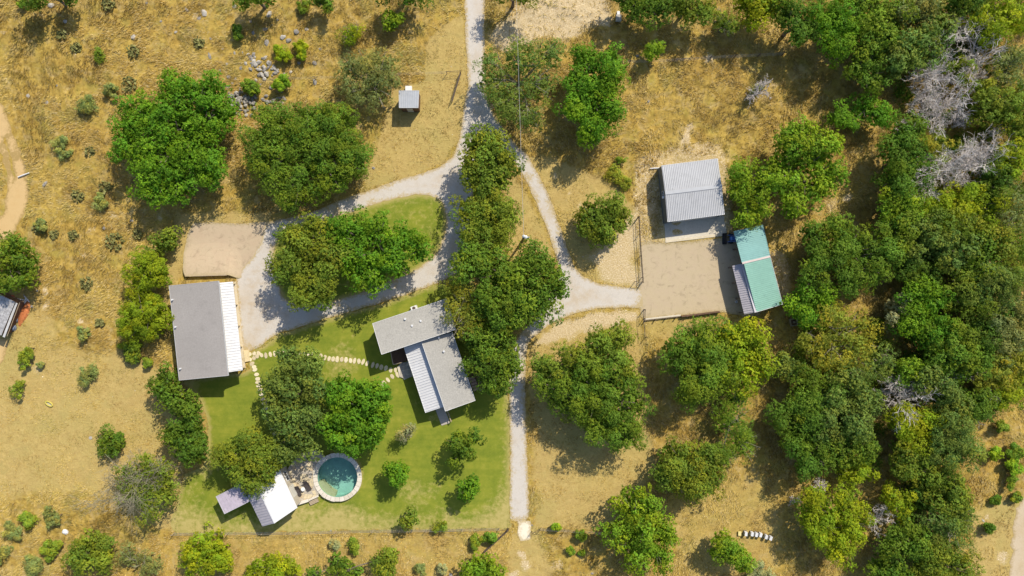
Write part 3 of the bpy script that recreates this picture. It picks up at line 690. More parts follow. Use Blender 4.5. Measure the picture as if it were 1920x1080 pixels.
def inset(pts, d):
    c = sum((Vector(p) for p in pts), Vector()) / len(pts); out = []
    n = len(pts)
    for i in range(n):
        p = Vector(pts[i]); a = (Vector(pts[i - 1]) - p); b = (Vector(pts[(i + 1) % n]) - p); a.z = b.z = 0
        a.normalize(); b.normalize(); out.append(p + (a + b) * d)
    return out
def wall(a, b, mat, parent, drop=.16, z0=-.3, th=.14, name='wall'):
    a, b = Vector(a), Vector(b); d = (b - a); d.z = 0; d.normalize(); s = Vector((-d.y, d.x, 0)) * th / 2
    top = [Vector((q.x, q.y, q.z - drop)) + k for q, k in ((a, -s), (b, -s), (b, s), (a, s))]
    bot = [Vector((p.x, p.y, z0)) for p in top]
    return MB().prism(top, bot).build(name, mat, parent)
def opening(a, b, t, w, z0, h, wallo, kind='window', out=.09):
    """window or door on the outer face of the wall running a to b (outside is to the right of a-b)"""
    a, b = Vector((a[0], a[1], 0)), Vector((b[0], b[1], 0)); d = (b - a).normalized(); nrm = Vector((d.y, -d.x, 0))
    c = a.lerp(b, t) + nrm * out; m = MB(); zc = z0 + h / 2; f = .07
    if kind == 'window':
        for q, L, ax in ((zc + h / 2, w / 2, 0), (zc - h / 2, w / 2, 0)):
            m.obox((c.x, c.y, q), d * (w / 2 + f), nrm * .04, Vector((0, 0, f / 2)))
        for sgn in (-1, 1): m.obox(c + d * (sgn * (w / 2 + f / 2)) + Vector((0, 0, zc)), d * f / 2, nrm * .04, Vector((0, 0, h / 2 - f / 2)))
        m.obox(c + Vector((0, 0, zc)), d * f / 3, nrm * .03, Vector((0, 0, h / 2 - f / 2)))
        o = m.build('window', M_TRIM, wallo.parent)
        MB().obox(c + Vector((0, 0, zc)) - nrm * .02, d * (w / 2), nrm * .012, Vector((0, 0, h / 2 - f / 2))).build('pane', M_GLASS, o)
    else:
        m.obox(c + Vector((0, 0, zc)), d * (w / 2), nrm * .03, Vector((0, 0, h / 2)))
        if kind == 'garage_door':
            for i in range(1, 4): m.obox(c + Vector((0, 0, z0 + h * i / 4)) + nrm * .02, d * (w / 2 - .05), nrm * .025, Vector((0, 0, .02)))
        o = m.build(kind, M_DOOR, wallo.parent)
        if kind == 'door': MB().lathe(c + d * (w * .38) + nrm * .06 + Vector((0, 0, z0 + 1)), [(.03, -.03), (.04, 0), (.03, .03)], 8).build('handle', M_STEEL, o)
    return o
def vent(px, py, h, parent, r=.09, hh=.3, mat=None):
    p = P(px, py, h); MB().lathe((p.x, p.y, h - .25), [(r, 0), (r, hh + .15), (r * 1.5, hh + .17), (r * 1.4, hh + .25)], 8).build('vent_pipe', mat or M_WHITE, parent)

# --- grey barn with white porch roof (left)
A, B_, C_, D_ = P(317,536,3.9), P(410,527,4.9), P(428,704,4.9), P(336,713,3.9)
barn = empty('barn', (*((A + C_) / 2).xy, 0), 'large grey shingled barn with a white metal porch roof, left of the gravel loop', 'barn')
roof('roof', [A, B_, C_, D_], .2, M_SHIN2, barn); edge_trim([A, B_, C_, D_], M_GREYM, barn, .05, .24)
a2, b2, c2, d2 = P(408,530.5,4.0), P(436.5,528,3.15), P(455,694,3.15), P(427,698,4.0)
roof('porch_roof', [a2, b2, c2, d2], .10, M_WHITE, barn); ribs(a2, d2, c2, b2, 33, M_WHITE, barn, .05, .075)
IN = inset([A, B_, C_, D_], .35)
ws = [wall(IN[i], IN[(i + 1) % 4], M_STUCCO, barn, .22) for i in range(4)]
opening(IN[2], IN[1], .22, 2.6, .2, 2.3, ws[1], 'garage_door', .1); opening(IN[2], IN[1], .5, 1.0, .2, 2.1, ws[1], 'door'); opening(IN[2], IN[1], .78, 1.4, 1.0, 1.2, ws[1])
opening(IN[3], IN[2], .5, 1.4, 1.0, 1.2, ws[2]); opening(IN[0], IN[3], .3, 1.2, 1.2, 1.0, ws[3]); opening(IN[0], IN[3], .7, 1.2, 1.2, 1.0, ws[3])
M_PORCH = speckle('porch_timber', (.60, .50, .34), .1, 4, .9)
fl = [P(412,532,.14), P(441,529,.14), P(461,690,.14), P(430,694,.14)]
fl2 = [P(425,530,.16), P(442,528,.16), P(460,690,.16), P(443,693,.16)]
MB().prism(fl2, [p - Vector((0, 0, .4)) for p in fl2]).build('porch_floor', speckle('porch_boards', (.62, .53, .38), .1, 4, .9), barn)
for i in range(5):
    t = .015 + i * .242; q = b2.lerp(c2, t); g = fl2[1].lerp(fl2[2], t)
    MB().obox((g.x - .14, g.y - .1, 1.65), (.09, 0, 0), (0, .09, 0), (0, 0, 1.55)).build('porch_post', M_PORCH, barn); MB().obox((g.x + .12, g.y - .1, 2.78), (.18, 0, 0), (0, .07, 0), (0, 0, .14)).build('bracket_or_shadow_block', M_DWOOD, barn)  # dark block beside each post stands in for the post's cast shadow
st = [P(456,657,.28), P(466,656,.28), P(468,677,.28), P(459,679,.28)]
MB().prism(st, [p - Vector((0, 0, .3)) for p in st]).build('porch_step', speckle('step_boards', (.68, .56, .34), .1, 4, .9), barn)
for px, py in ((324,562),(330,613),(339,691)): vent(px, py, 4.05, barn)
# timber edging of the parking pad
pa, pb = P(350.5,516.5), P(428,514.5)
wl_ = empty('retaining_wall', (pa.x, pa.y, 0), 'low dark timber retaining wall along the bottom of the tan pad', 'wall')
for k in range(4):
    MB().bar(pa + Vector((0, -.09, .09 + k * .17)), pb + Vector((0, -.09, .09 + k * .17)), .18, .16).build('timber', M_WOOD if k == 3 else M_DWOOD, wl_)

# --- main house: west wing, south wing, white porch
A, B_, C_, D_ = P(698.5,606.5,3.9), P(837,560,3.9), P(854,618,4.7), P(715.5,664.5,4.7)
house = empty('main_house', (*((A + C_) / 2).xy, 0), 'T-shaped house with pale grey shingle roofs and a white metal porch roof', 'house')
roof('west_roof', [A, B_, C_, D_], .2, M_SHIN, house); edge_trim([A, B_, C_, D_], M_TRIM, house, .05, .24)
IN = inset([A, B_, C_, D_], .35); ws = [wall(IN[i], IN[(i + 1) % 4], M_STUCCO, house, .22) for i in range(4)]
opening(IN[3], IN[2], .25, 1.6, .9, 1.3, ws[2]); opening(IN[0], IN[3], .5, 1.4, .9, 1.3, ws[3]); opening(IN[1], IN[0], .3, 1.4, .9, 1.3, ws[0]); opening(IN[1], IN[0], .7, 1.4, .9, 1.3, ws[0])
A2, B2, C2, D2 = P(789.5,638.5,4.05), P(848,623,3.5), P(891,751,3.5), P(835,771,4.05)
roof('south_roof', [A2, B2, C2, D2], .2, M_SHIN, house, -.03); edge_trim([B2, C2, D2, A2], M_TRIM, house, .05, .24, closed=False, up=-.02)
IN2 = inset([A2, B2, C2, D2], .35); w2 = [wall(IN2[i], IN2[(i + 1) % 4], M_STUCCO, house, .25) for i in range(4)]
opening(IN2[2], IN2[1], .3, 1.4, .9, 1.2, w2[1]); opening(IN2[2], IN2[1], .62, .95, .15, 2.05, w2[1], 'door'); opening(IN2[3], IN2[2], .7, 1.2, .9, 1.2, w2[2]); opening(IN2[0], IN2[3], .3, 1.0, .2, 2.1, w2[3], 'door'); opening(IN2[0], IN2[3], .65, 1.8, .9, 1.2, w2[3])
a3, b3, c3, d3 = P(757.5,650.5,2.7), P(790.5,640,3.3), P(832.5,762.5,3.3), P(798,774,2.7)
roof('porch_roof', [a3, b3, c3, d3], .1, M_WHITE, house); ribs(a3, d3, c3, b3, 26, M_WHITE, house, .05, .075)
edge_trim([d3, a3], M_TRIM, house, .10, .14, 'gutter', False)
pf = [P(762,652,.2), P(795,641,.2), P(833,763,.2), P(801,771,.2)]
MB().prism(pf, [p - Vector((0, 0, .5)) for p in pf]).build('porch_floor', M_CONC, house)
for t in (.03, .35, .67, .97):
    q = a3.lerp(d3, t); MB().obox((q.x + .15, q.y - .05, 1.35), (.07, 0, 0), (0, .07, 0), (0, 0, 1.28)).build('porch_post', M_DWOOD, house)
for px, py, h in ((760,598,4.1),(789,601.5,4.15),(773,610.5,4.2),(823,632.5,3.8),(832.5,658.5,3.75)): vent(px, py, h, house, .12, .25)
# dark timber deck in the inner corner, boards
dk = empty('timber_deck', tuple(P(750,668)), 'dark brown timber deck in the inner corner of the T-shaped house', 'deck')
q0, q1, q2, q3 = P(731,654,.32), P(760,645,.32), P(771,674,.32), P(738,684,.32)
for i in range(10):
    s0, s1 = (i + .06) / 10, (i + .94) / 10
    pts = [q0.lerp(q1, s0), q0.lerp(q1, s1), q3.lerp(q2, s1), q3.lerp(q2, s0)]
    MB().prism(pts, [p - Vector((0, 0, .06)) for p in pts]).build('board', M_DWOOD, dk)
MB().prism([p - Vector((0, 0, .065)) for p in (q0, q1, q2, q3)], [p - Vector((0, 0, .5)) for p in (q0, q1, q2, q3)]).build('joist_frame', M_DWOOD, dk)
for a, b in ((P(737,683.5,.95), P(755,679,.95)), (P(731.5,655,.95), P(737,683,.95))):
    MB().bar(a, b, .12, .08).build('rail', M_WOOD, dk)
    for t in (0.02, .98):
        q = a.lerp(b, t); MB().obox((q.x, q.y, .48), (.05, 0, 0), (0, .05, 0), (0, 0, .47)).build('post', M_DWOOD, dk)
# grey stone landing
def slab(name, pts, h, mat, label, cat, z0=-.2):
    t = [P(x, y, h) for x, y in pts]; c = sum(t, Vector()) / len(t)
    r = empty(name, (c.x, c.y, 0), label, cat) if label else None
    return r, t
def flags(parent, poly, size, h, mats, z0, name='flagstone', seed=1, gap=.03):
    """irregular flagstones: jittered grid cells clipped to a polygon (metres)"""
    rr = np.random.default_rng(seed); lo = poly.min(0); hi = poly.max(0)
    nx_, ny_ = int((hi[0] - lo[0]) / size) + 2, int((hi[1] - lo[1]) / size) + 2
    gp = np.zeros((nx_ + 1, ny_ + 1, 2))
    for i in range(nx_ + 1):
        for j in range(ny_ + 1):
            gp[i, j] = lo + np.array([i - .5 + (j % 2) * .3, j - .5]) * size + rr.uniform(-.24, .24, 2) * size
    n = 0
    for i in range(nx_):
        for j in range(ny_):
            c = np.array([gp[i, j], gp[i + 1, j], gp[i + 1, j + 1], gp[i, j + 1]]); m = c.mean(0)
            if sdist(np.array([m[0]]), np.array([m[1]]), poly)[0] > -.08: continue
            pts = []
            for k in range(4):
                a, b = c[k], c[(k + 1) % 4]
                for t in (.12, .88): pts.append(a + (b - a) * t)
            pts = np.array([m + (p - m) * (1 - gap / size * 2) + rr.uniform(-.02, .02, 2) for p in pts])
            dpo = sdist(pts[:, 0], pts[:, 1], poly)
            pts = np.array([p if d < 0 else p + (m - p) * min(.9, d / (np.linalg.norm(m - p) + 1e-6) + .05) for p, d in zip(pts, dpo)])
            z = h + rr.uniform(-.008, .012)
            ch = [(m[0] + (p[0] - m[0]) * .95, m[1] + (p[1] - m[1]) * .95, z) for p in pts]
            lowp = [(p[0], p[1], z - .02) for p in pts]; bot = [(p[0], p[1], z0) for p in pts]
            mb = MB(); k8 = len(pts)
            mb.add(ch + lowp + bot, [tuple(range(k8))] + [(a, a + k8, (a + 1) % k8 + k8, (a + 1) % k8) for a in range(k8)] + [(a + k8, a + 2 * k8, (a + 1) % k8 + 2 * k8, (a + 1) % k8 + k8) for a in range(k8)])
            mb.build(name, mats[rr.integers(len(mats))], parent); n += 1
    return n
M_FL = [speckle('flag_%s' % n, c, .2, 4, .9, .9, .4) for n, c in (('cream', (.62, .52, .34)), ('tan', (.50, .40, .26)), ('grey', (.44, .39, .32)))]
M_GFL = [speckle('slate_%s' % n, c, .18, 4, .9, .9, .4) for n, c in (('warm', (.38, .34, .29)), ('cool', (.34, .32, .29)), ('pale', (.44, .40, .34)))]
land = empty('stone_landing', tuple(P(757,695)), 'grey flagstone landing beside the white porch of the T-shaped house', 'landing')
lp = XY([(745,688),(752,681),(766,677),(774,705),(764,709),(758,712),(755,707),(750,707)])
MB().prism([(p[0], p[1], .20) for p in lp], [(p[0], p[1], -.1) for p in lp]).build('bed', M_CONC, land)
flags(land, lp, .62, .235, M_GFL, .19, seed=5)
# concrete ramp with rail
ramp = empty('concrete_ramp', tuple(P(832,782)), 'short grey concrete ramp with timber rail below the white porch', 'ramp')
rp = [P(816,767,.22), P(832,763,.22), P(844,793,.10), P(828,798,.10)]
MB().prism(rp, [Vector((p.x, p.y, -.2)) for p in rp]).build('slab', speckle('ramp_concrete', (.46, .41, .36), .1, 5, .95), ramp)
a, b = P(837,766,1.0), P(846,791,.95)
MB().bar(a, b, .10, .08).build('rail', M_WOOD, ramp); MB().bar(a - Vector((0, 0, .45)), b - Vector((0, 0, .45)), .08, .06).build('rail', M_WOOD, ramp)
for t in (.02, .5, .98):
    q = a.lerp(b, t); MB().obox((q.x, q.y, .47), (.05, 0, 0), (0, .05, 0), (0, 0, .49)).build('post', M_WOOD, ramp)
# side steps with timber rail on the right of the house
sd = empty('side_landing', tuple(P(890,716)), 'timber railed side landing with pinkish stone steps right of the house', 'landing')
ll = [P(877,700,.4), P(893,695,.4), P(905,728,.4), P(891,735,.4)]
MB().prism(ll, [Vector((p.x, p.y, -.1)) for p in ll]).build('platform', M_DWOOD, sd)
for i in range(5):
    c = P(884 + i * 2.2, 709 + i * 5.2, .5); MB().obox((c.x, c.y, .46), Vector((.45, .15, 0)), Vector((-.06, .18, 0)), (0, 0, .05 + .012 * i)).build('step', speckle('pink_stone_%d' % i, (.52, .36, .28), .2, 4, .9), sd)
for a, b in ((P(878,699,1.2), P(894,694,1.2)), (P(894,694,1.2), P(906,729,1.2)), (P(899,733,1.2), P(906,729,1.2))):
    MB().bar(a, b, .12, .07).build('rail', M_WOOD, sd)
    for t in (.02, .98):
        q = a.lerp(b, t); MB().obox((q.x, q.y, .6), (.05, 0, 0), (0, .05, 0), (0, 0, .6)).build('post', M_WOOD, sd)
bd = empty('rear_deck', tuple(P(872,620)), 'weathered tan deck under the half-bare tree at the end of the west wing', 'deck')
q0, q1, q2, q3 = P(858,612,.5), P(882,604,.5), P(888,628,.5), P(860,638,.5)
for i in range(9):
    s0, s1 = (i + .05) / 9, (i + .95) / 9; pts = [q0.lerp(q3, s0), q1.lerp(q2, s0), q1.lerp(q2, s1), q0.lerp(q3, s1)]
    MB().prism(pts, [p - Vector((0, 0, .05)) for p in pts]).build('board', M_WOOD, bd)
MB().prism([p - Vector((0, 0, .06)) for p in (q0, q1, q2, q3)], [Vector((p.x, p.y, -.05)) for p in (q0, q1, q2, q3)]).build('skirt', M_DWOOD, bd)
for a, b in ((P(860,638,1.4), P(888,628,1.4)), (P(882,604,1.4), P(888,628,1.4))):
    MB().bar(a, b, .12, .07).build('rail', M_WOOD, bd)
    for t in (.02, .5, .98):
        q = a.lerp(b, t); MB().obox((q.x, q.y, .7), (.05, 0, 0), (0, .05, 0), (0, 0, .7)).build('post', M_WOOD, bd)
# white condenser unit on the north side
c = P(777.5,577.5); ac = empty('condenser_unit', tuple(c), 'white box unit against the upper wall of the T-shaped house', 'air conditioner')
MB().obox((c.x, c.y, .45), Vector((.45, .16, 0)), Vector((-.11, .32, 0)), (0, 0, .43)).build('casing', M_TRIM, ac)
MB().lathe((c.x, c.y, .88), [(.26, 0), (.26, .03), (.08, .05)], 14).build('fan_grille', M_STEEL, ac)

# --- small grey shed (top)
A, B_, C_, D_ = P(748,170,2.45), P(785.5,170,2.45), P(784,202,2.75), P(748.5,202,2.75)
shed = empty('small_shed', (*((A + C_) / 2).xy, 0), 'small square grey roofed shed on mown ground near the upper driveway', 'shed')
roof('roof', [A, B_, C_, D_], .1, speckle('blue_grey_metal', (.34, .36, .40), .06, 2, .5, .3, 0, .1), shed); ribs(A, B_, C_, D_, 9, M_GREYM, shed, .04, .03)
edge_trim([A, B_, C_, D_], M_GREYM, shed, .06, .14)
IN = inset([A, B_, C_, D_], .15); ws = [wall(IN[i], IN[(i + 1) % 4], M_DWOOD, shed, .12) for i in range(4)]
opening(IN[3], IN[2], .5, .9, .1, 1.95, ws[2], 'door')
c = P(767,169); MB().obox((c.x, c.y + .15, .3), (.5, 0, 0), (0, .35, 0), (0, 0, .28)).build('white_box', M_TRIM, shed)

# --- workshop
A, B_, C_, D_ = P(1240.7,310.5,3.0), P(1345.5,297.3,3.0), P(1358.5,402,3.0), P(1252,416,3.0)
ra, rb = P(1247.2,361.8,3.4), P(1353.5,348.6,3.4)
shop = empty('workshop', (*((A + C_) / 2).xy, 0), 'square workshop with a ribbed pale grey metal roof and dark side wall', 'workshop')
roof('north_slope', [A, B_, rb, ra], .08, M_GREYM, shop); roof('south_slope', [ra, rb, C_, D_], .08, M_GREYM, shop, -.002)
ribs(A, B_, rb, ra, 32, M_GREYM, shop, .06, .07); ribs(ra, rb, C_, D_, 32, M_GREYM, shop, .06, .07)
MB().bar(ra + Vector((0, 0, .05)), rb + Vector((0, 0, .05)), .55, .05).build('ridge_cap', speckle('ridge_metal', (.46, .47, .49), .04, 2, .8, .3, 0, 0, .1), shop)
edge_trim([A, B_, C_, D_], M_TRIM, shop, .05, .12, 'gutter')
IN = inset([A, B_, C_, D_], .05)
ws = [wall(IN[i], IN[(i + 1) % 4], M_BLUEG, shop, .1) for i in range(4)]
for i, r_ in ((3, ra), (1, rb)):
    a, b = IN[i], IN[(i + 1) % 4]; mid = (a + b) / 2; d = (b - a).normalized(); s = Vector((-d.y, d.x, 0)) * .07
    MB().prism([a - s + Vector((0, 0, -.1)), b - s + Vector((0, 0, -.1)), mid - s + Vector((0, 0, .26))], [a + s + Vector((0, 0, -.1)), b + s + Vector((0, 0, -.1)), mid + s + Vector((0, 0, .26))]).build('gable', M_BLUEG, shop)
opening(IN[3], IN[2], .32, 3.2, .1, 2.6, ws[2], 'garage_door'); opening(IN[3], IN[2], .72, 3.2, .1, 2.6, ws[2], 'garage_door'); opening(IN[0], IN[3], .5, 1.0, 1.5, .9, ws[3])
q = IN[0].lerp(IN[3], .56); MB().obox((q.x - .25, q.y, 2.55), (.14, 0, 0), (0, .16, 0), (0, 0, .14)).build('wall_lamp', M_TRIM, shop)
ap = [P(1246,418,.06), P(1357,404,.06), P(1363,440,.06), P(1248,454,.06)]
c = sum(ap, Vector()) / 4
apron = MB().prism(ap, [p - Vector((0, 0, .3)) for p in ap]).build('concrete_apron', M_CONC); tag(apron, kind='structure')
kb = MB().bar(P(1247.5,453.2,.075), P(1363,439.3,.075), .35, .05).build('apron_kerb', speckle('pale_concrete', (.62, .54, .40), .1, 4, .9)); kb.parent = apron
a, b = P(1219,316,.25), P(1236,315,.25)
tag(MB().tube([a, b], .1, 8).build('drain_pipe', M_WHITE), 'white pipe sticking out from the upper left corner of the workshop', 'pipe')

# --- teal roofed barn with lean-to
A, B_ = P(1376,433.5,3.0), P(1430.4,422,3.0); ra, rb = P(1391.5,493.5,3.7), P(1444,480.7,3.7); D_, C_ = P(1418.7,585,3.0), P(1467.4,570.4,3.0)
r2 = P(1394.5,493.0,3.7)
tb = empty('teal_barn', (*((A + C_) / 2).xy, 0), 'barn with a teal metal roof and grey lean-to at the edge of the dirt yard', 'barn')
roof('north_slope', [A, B_, rb, ra], .08, M_TEAL, tb); roof('south_slope', [r2, rb, C_, D_], .08, M_MINT, tb, -.002)
ribs(A, ra, rb, B_, 18, M_TEAL, tb, .05, .055); ribs(r2, D_, C_, rb, 26, M_MINT, tb, .05, .055)
MB().bar(ra + Vector((0, 0, .05)), rb + Vector((0, 0, .05)), .3, .04).build('ridge_cap', speckle('pinkish_cap', (.62, .52, .48), .05, 3, .6), tb)
edge_trim([ra, A, B_, rb], M_TEAL, tb, .05, .14, 'fascia', False); edge_trim([rb, C_, D_], M_TRIM, tb, .05, .14, 'fascia', False)
l0, l1, l2, l3 = P(1373,498.5,2.45), P(1390,494.5,2.9), P(1416.5,585.5,2.9), P(1395.4,589.3,2.45)
roof('lean_to_roof', [l0, l1, l2, l3], .07, M_LILAC, tb); ribs(l0, l3, l2, l1, 22, M_LILAC, tb, .06, .08)
MB().bar(P(1392.5,495,3.1), P(1417.5,585.5,2.98), .42, .06).build('flashing', speckle('flashing_metal', (.60, .58, .62), .05, 3, .5), tb)
IN = inset([A, B_, C_, D_], .15)
mid_w = Vector((*(IN[0].lerp(IN[3], .42)).xy, 3.0)); mid_e = Vector((*(IN[1].lerp(IN[2], .42)).xy, 3.0))
M_TANW = speckle('tan_siding', (.33, .29, .24), .12, 3, .8)
w_e = wall(IN[1], IN[2], M_TANW, tb, .12); w_s = wall(IN[3], IN[2], M_TANW, tb, .12); w_w = wall(mid_w, IN[3], M_TANW, tb, .12); w_m = wall(mid_w, mid_e, M_TANW, tb, .12)
opening(mid_w, IN[3], .35, 2.4, .1, 2.3, w_w, 'garage_door'); opening(mid_w, IN[3], .78, .95, .1, 2.0, w_w, 'door')
for q in (IN[0], IN[1], IN[0].lerp(mid_w, .5)):
    MB().obox((q.x, q.y, 1.4), (.08, 0, 0), (0, .08, 0), (0, 0, 1.5)).build('post', M_STEEL, tb)
for t in (.03, .35, .67, .97):
    q = l0.lerp(l3, t); MB().obox((q.x + .12, q.y, 1.15), (.06, 0, 0), (0, .06, 0), (0, 0, 1.22)).build('post', M_STEEL, tb)
# wire spool lamp-like white bucket under the lean-to
c = P(1379.5,566); tag(MB().lathe((c.x, c.y, .02), [(.16, 0), (.2, .4), (.21, .42), (.17, .42), (.15, .05)], 12).build('bucket', M_TRIM), 'small white bucket in the shade of the lean-to roof', 'bucket')

# --- compact blue tractor half under the teal roof
tx = P(1379,448); tr = empty('tractor', tuple(tx), 'blue tractor with black loader bucket parked under the teal roof edge', 'tractor')
def TB(name, x0, x1, y0, y1, z0, z1, mat): return MB().box(tx.x + x0, tx.x + x1, tx.y + y0, tx.y + y1, z0, z1).build(name, mat, tr)
hb = MB(); X, Y = tx.x, tx.y
hb.add([(X-1.15,Y-.32,.75),(X-1.15,Y+.32,.75),(X-1.12,Y+.3,1.12),(X-1.12,Y-.3,1.12),(X-.95,Y-.3,1.28),(X-.95,Y+.3,1.28),(X+.15,Y+.36,1.36),(X+.15,Y-.36,1.36),(X+.15,Y-.38,.7),(X+.15,Y+.38,.7)],
       [(0,1,2,3),(3,2,5,4),(4,5,6,7),(0,3,4,7,8),(1,9,6,5,2),(8,7,6,9),(0,8,9,1)]); hb.build('hood', M_BLUE, tr)
for s in (-1, 1):
    MB().bar((X - .3, Y + s * .5, 1.25), (X - 1.3, Y + s * .5, 1.1), .09, .14).build('loader_arm', M_BLUE, tr); MB().bar((X - 1.3, Y + s * .5, 1.1), (X - 1.62, Y + s * .5, .45), .09, .12).build('loader_arm', M_BLUE, tr)
    for wx, r_, ww in ((-.85, .38, .24), (.75, .62, .36)):
        w = MB(); cc = Vector((X + wx, Y + s * (.62 if r_ < .5 else .66), r_))
        pr = [(r_ * .55, -.5), (r_ * .92, -.5), (r_, -.3), (r_, .3), (r_ * .92, .5), (r_ * .55, .5)]
        V = []; n = 18
        for rr_, f in pr:
            for k in range(n): V.append(cc + Vector((rr_ * math.cos(2 * math.pi * k / n), f * ww, rr_ * math.sin(2 * math.pi * k / n))))
        Fc = [(i * n + k, i * n + (k + 1) % n, ((i + 1) % 6) * n + (k + 1) % n, ((i + 1) % 6) * n + k) for i in range(6) for k in range(n)]
        wh = mk('wheel', V, Fc, M_BLACK, tr)
        V2 = [cc + Vector((r_ * .56 * math.cos(2 * math.pi * k / 12), e * ww * .3, r_ * .56 * math.sin(2 * math.pi * k / 12))) for e in (-1, 1) for k in range(12)]
        mk('rim', V2, [tuple(range(11, -1, -1)), tuple(range(12, 24))] + [(k, (k + 1) % 12, 12 + (k + 1) % 12, 12 + k) for k in range(12)], M_TRIM, wh)
bk = MB(); bw = .85
prof = [(-1.62, .95), (-1.62, .25), (-1.75, .08), (-2.1, .06), (-2.1, .10), (-1.78, .14), (-1.68, .3), (-1.68, .95)]
bk.prism([(X + a, Y - bw, z) for a, z in prof], [(X + a, Y + bw, z) for a, z in prof])
for s in (-1, 1): bk.prism([(X - 1.62, Y + s * bw, .95), (X - 1.62, Y + s * bw, .2), (X - 2.08, Y + s * bw, .1)], [(X - 1.62, Y + s * (bw - .03), .95), (X - 1.62, Y + s * (bw - .03), .2), (X - 2.08, Y + s * (bw - .03), .1)])
bk.build('bucket', M_BLACK, tr)
TB('chassis', -.9, 1.1, -.22, .22, .45, .75, M_BLACK); TB('seat', .55, .95, -.25, .25, .95, 1.1, M_BLACK); TB('seat_back', .93, 1.02, -.25, .25, 1.1, 1.5, M_BLACK)
for s in (-1, 1):
    TB('fender', .3, 1.2, s * .68 - .2, s * .68 + .2, 1.24, 1.32, M_BLUE); TB('roll_bar', 1.1, 1.17, s * .5 - .035, s * .5 + .035, .7, 2.2, M_BLACK)
TB('roll_bar', 1.1, 1.17, -.5, .5, 2.2, 2.27, M_BLACK); MB().lathe((X + .3, Y, 1.42), [(.17, 0), (.19, .02), (.17, .04)], 14).build('steering_wheel', M_BLACK, tr)

# --- pool house, lilac annex
ra, rb = P(473.5,893,4.3), P(515,981,4.3); e0, e1 = P(517.5,866,3.35), P(557.5,952,3.35); f0, f1 = P(449,899,3.45), P(492,987,3.45)
ph = empty('pool_house', (*((e0 + f1) / 2).xy, 0), 'pool house with bright white metal roof, shade painted grey on its left slope', 'pool house')
roof('east_slope', [ra, e0, e1, rb], .08, M_WHITE, ph); roof('west_slope', [f0, ra, rb, f1], .08, M_LILAC, ph, -.002)  # west slope faces away from the sun; its shade is put into grey metal
ribs(ra, rb, e1, e0, 17, M_WHITE, ph, .05, .08); ribs(ra, rb, f1, f0, 19, M_LILAC, ph, .06, .08)
MB().bar(ra + Vector((0, 0, .04)), rb + Vector((0, 0, .04)), .2, .04).build('ridge_cap', M_WHITE, ph)
IN = inset([f0, e0, e1, f1], .25); IN = [Vector((p.x, p.y, 3.35)) for p in IN]
ws = [wall(IN[i], IN[(i + 1) % 4], M_STUCCO, ph, .12) for i in range(4)]
opening(IN[2], IN[1], .3, 1.8, .6, 2.0, ws[1], 'door'); opening(IN[2], IN[1], .65, 1.4, 1.2, 1.0, ws[1]); opening(IN[3], IN[2], .5, 1.4, 1.1, 1.0, ws[2])
for i, mp in ((0, ra), (2, rb)):
    a, b = IN[i], IN[i + 1]; d = (b - a).normalized(); s = Vector((-d.y, d.x, 0)) * .07; m = Vector((*a.lerp(b, .37).xy, 4.1))
    MB().prism([a - s - Vector((0, 0, .12)), b - s - Vector((0, 0, .12)), (m if i == 0 else Vector((*a.lerp(b, .63).xy, 4.1))) - s], [a + s - Vector((0, 0, .12)), b + s - Vector((0, 0, .12)), (m if i == 0 else Vector((*a.lerp(b, .63).xy, 4.1))) + s]).build('gable', M_STUCCO, ph)
A, B_, C_, D_ = P(405,931,3.1), P(450,908.5,3.1), P(468,940,3.2), P(421,963.5,3.2)
an = empty('annex', (*((A + C_) / 2).xy, 0), 'low flat lilac-grey roofed annex left of the pool house', 'shelter')
roof('roof', [A, B_, C_, D_], .08, speckle('lilac_sheet', (.44, .385, .46), .14, 1.6, .6, .6, 0), an); ribs(A, B_, C_, D_, 8, M_LILAC, an, .05, .03); edge_trim([A, B_, C_, D_], M_GREYM, an, .05, .12)
IN = inset([A, B_, C_, D_], .2)
for q in IN: MB().obox((q.x, q.y, 1.5), (.07, 0, 0), (0, .07, 0), (0, 0, 1.5)).build('post', M_DWOOD, an)
wall(IN[0], IN[1], M_WOOD, an, .12); wall(IN[1], IN[2], M_WOOD, an, .12)

# --- pool with raised stone wall and coping
pc = P(632.5,895,.6); pool = empty('pool', (pc.x, pc.y, 0), 'round raised swimming pool with pale stone rim and teal water', 'pool')
RI, RO = 3.16, 3.80
n = 72; ca = [2 * math.pi * k / n for k in range(n)]
def ring(r, z): return [(pc.x + r * math.cos(a), pc.y + r * math.sin(a), z) for a in ca]
V = ring(RO - .12, -.3) + ring(RO - .12, .5) + ring(RI + .02, .5); F = [(i, (i + 1) % n, n + (i + 1) % n, n + i) for i in range(n)] + [(n + i, n + (i + 1) % n, 2 * n + (i + 1) % n, 2 * n + i) for i in range(n)]
mk('pool_wall', V, F, M_STUCCO, pool)
M_PLAS = speckle('teal_plaster', (.36, .58, .51), .16, 1.2, .8, .5, 0)
V = ring(RI, .5) + ring(RI, -1.0) + [(pc.x, pc.y, -1.1)]; F = [(n + i, n + (i + 1) % n, (i + 1) % n, i) for i in range(n)] + [(n + i, n + (i + 1) % n, 2 * n) for i in range(n)]
mk('basin', V, F, M_PLAS, pool)
a0, a1 = math.radians(195), math.radians(262)
arc = [a0 + (a1 - a0) * k / 14 for k in range(15)]
tp = [(pc.x + (RI - .01) * math.cos(a), pc.y + (RI - .01) * math.sin(a), .2) for a in arc] + [(pc.x + (RI - .95 + .25 * abs(k - 7) / 7) * math.cos(a), pc.y + (RI - .95 + .25 * abs(k - 7) / 7) * math.sin(a), .2) for k, a in reversed(list(enumerate(arc)))]
MB().prism(tp, [(p[0], p[1], -1.0) for p in tp]).build('bench_step', speckle('tan_step', (.60, .52, .30), .1, 3, .8), pool)
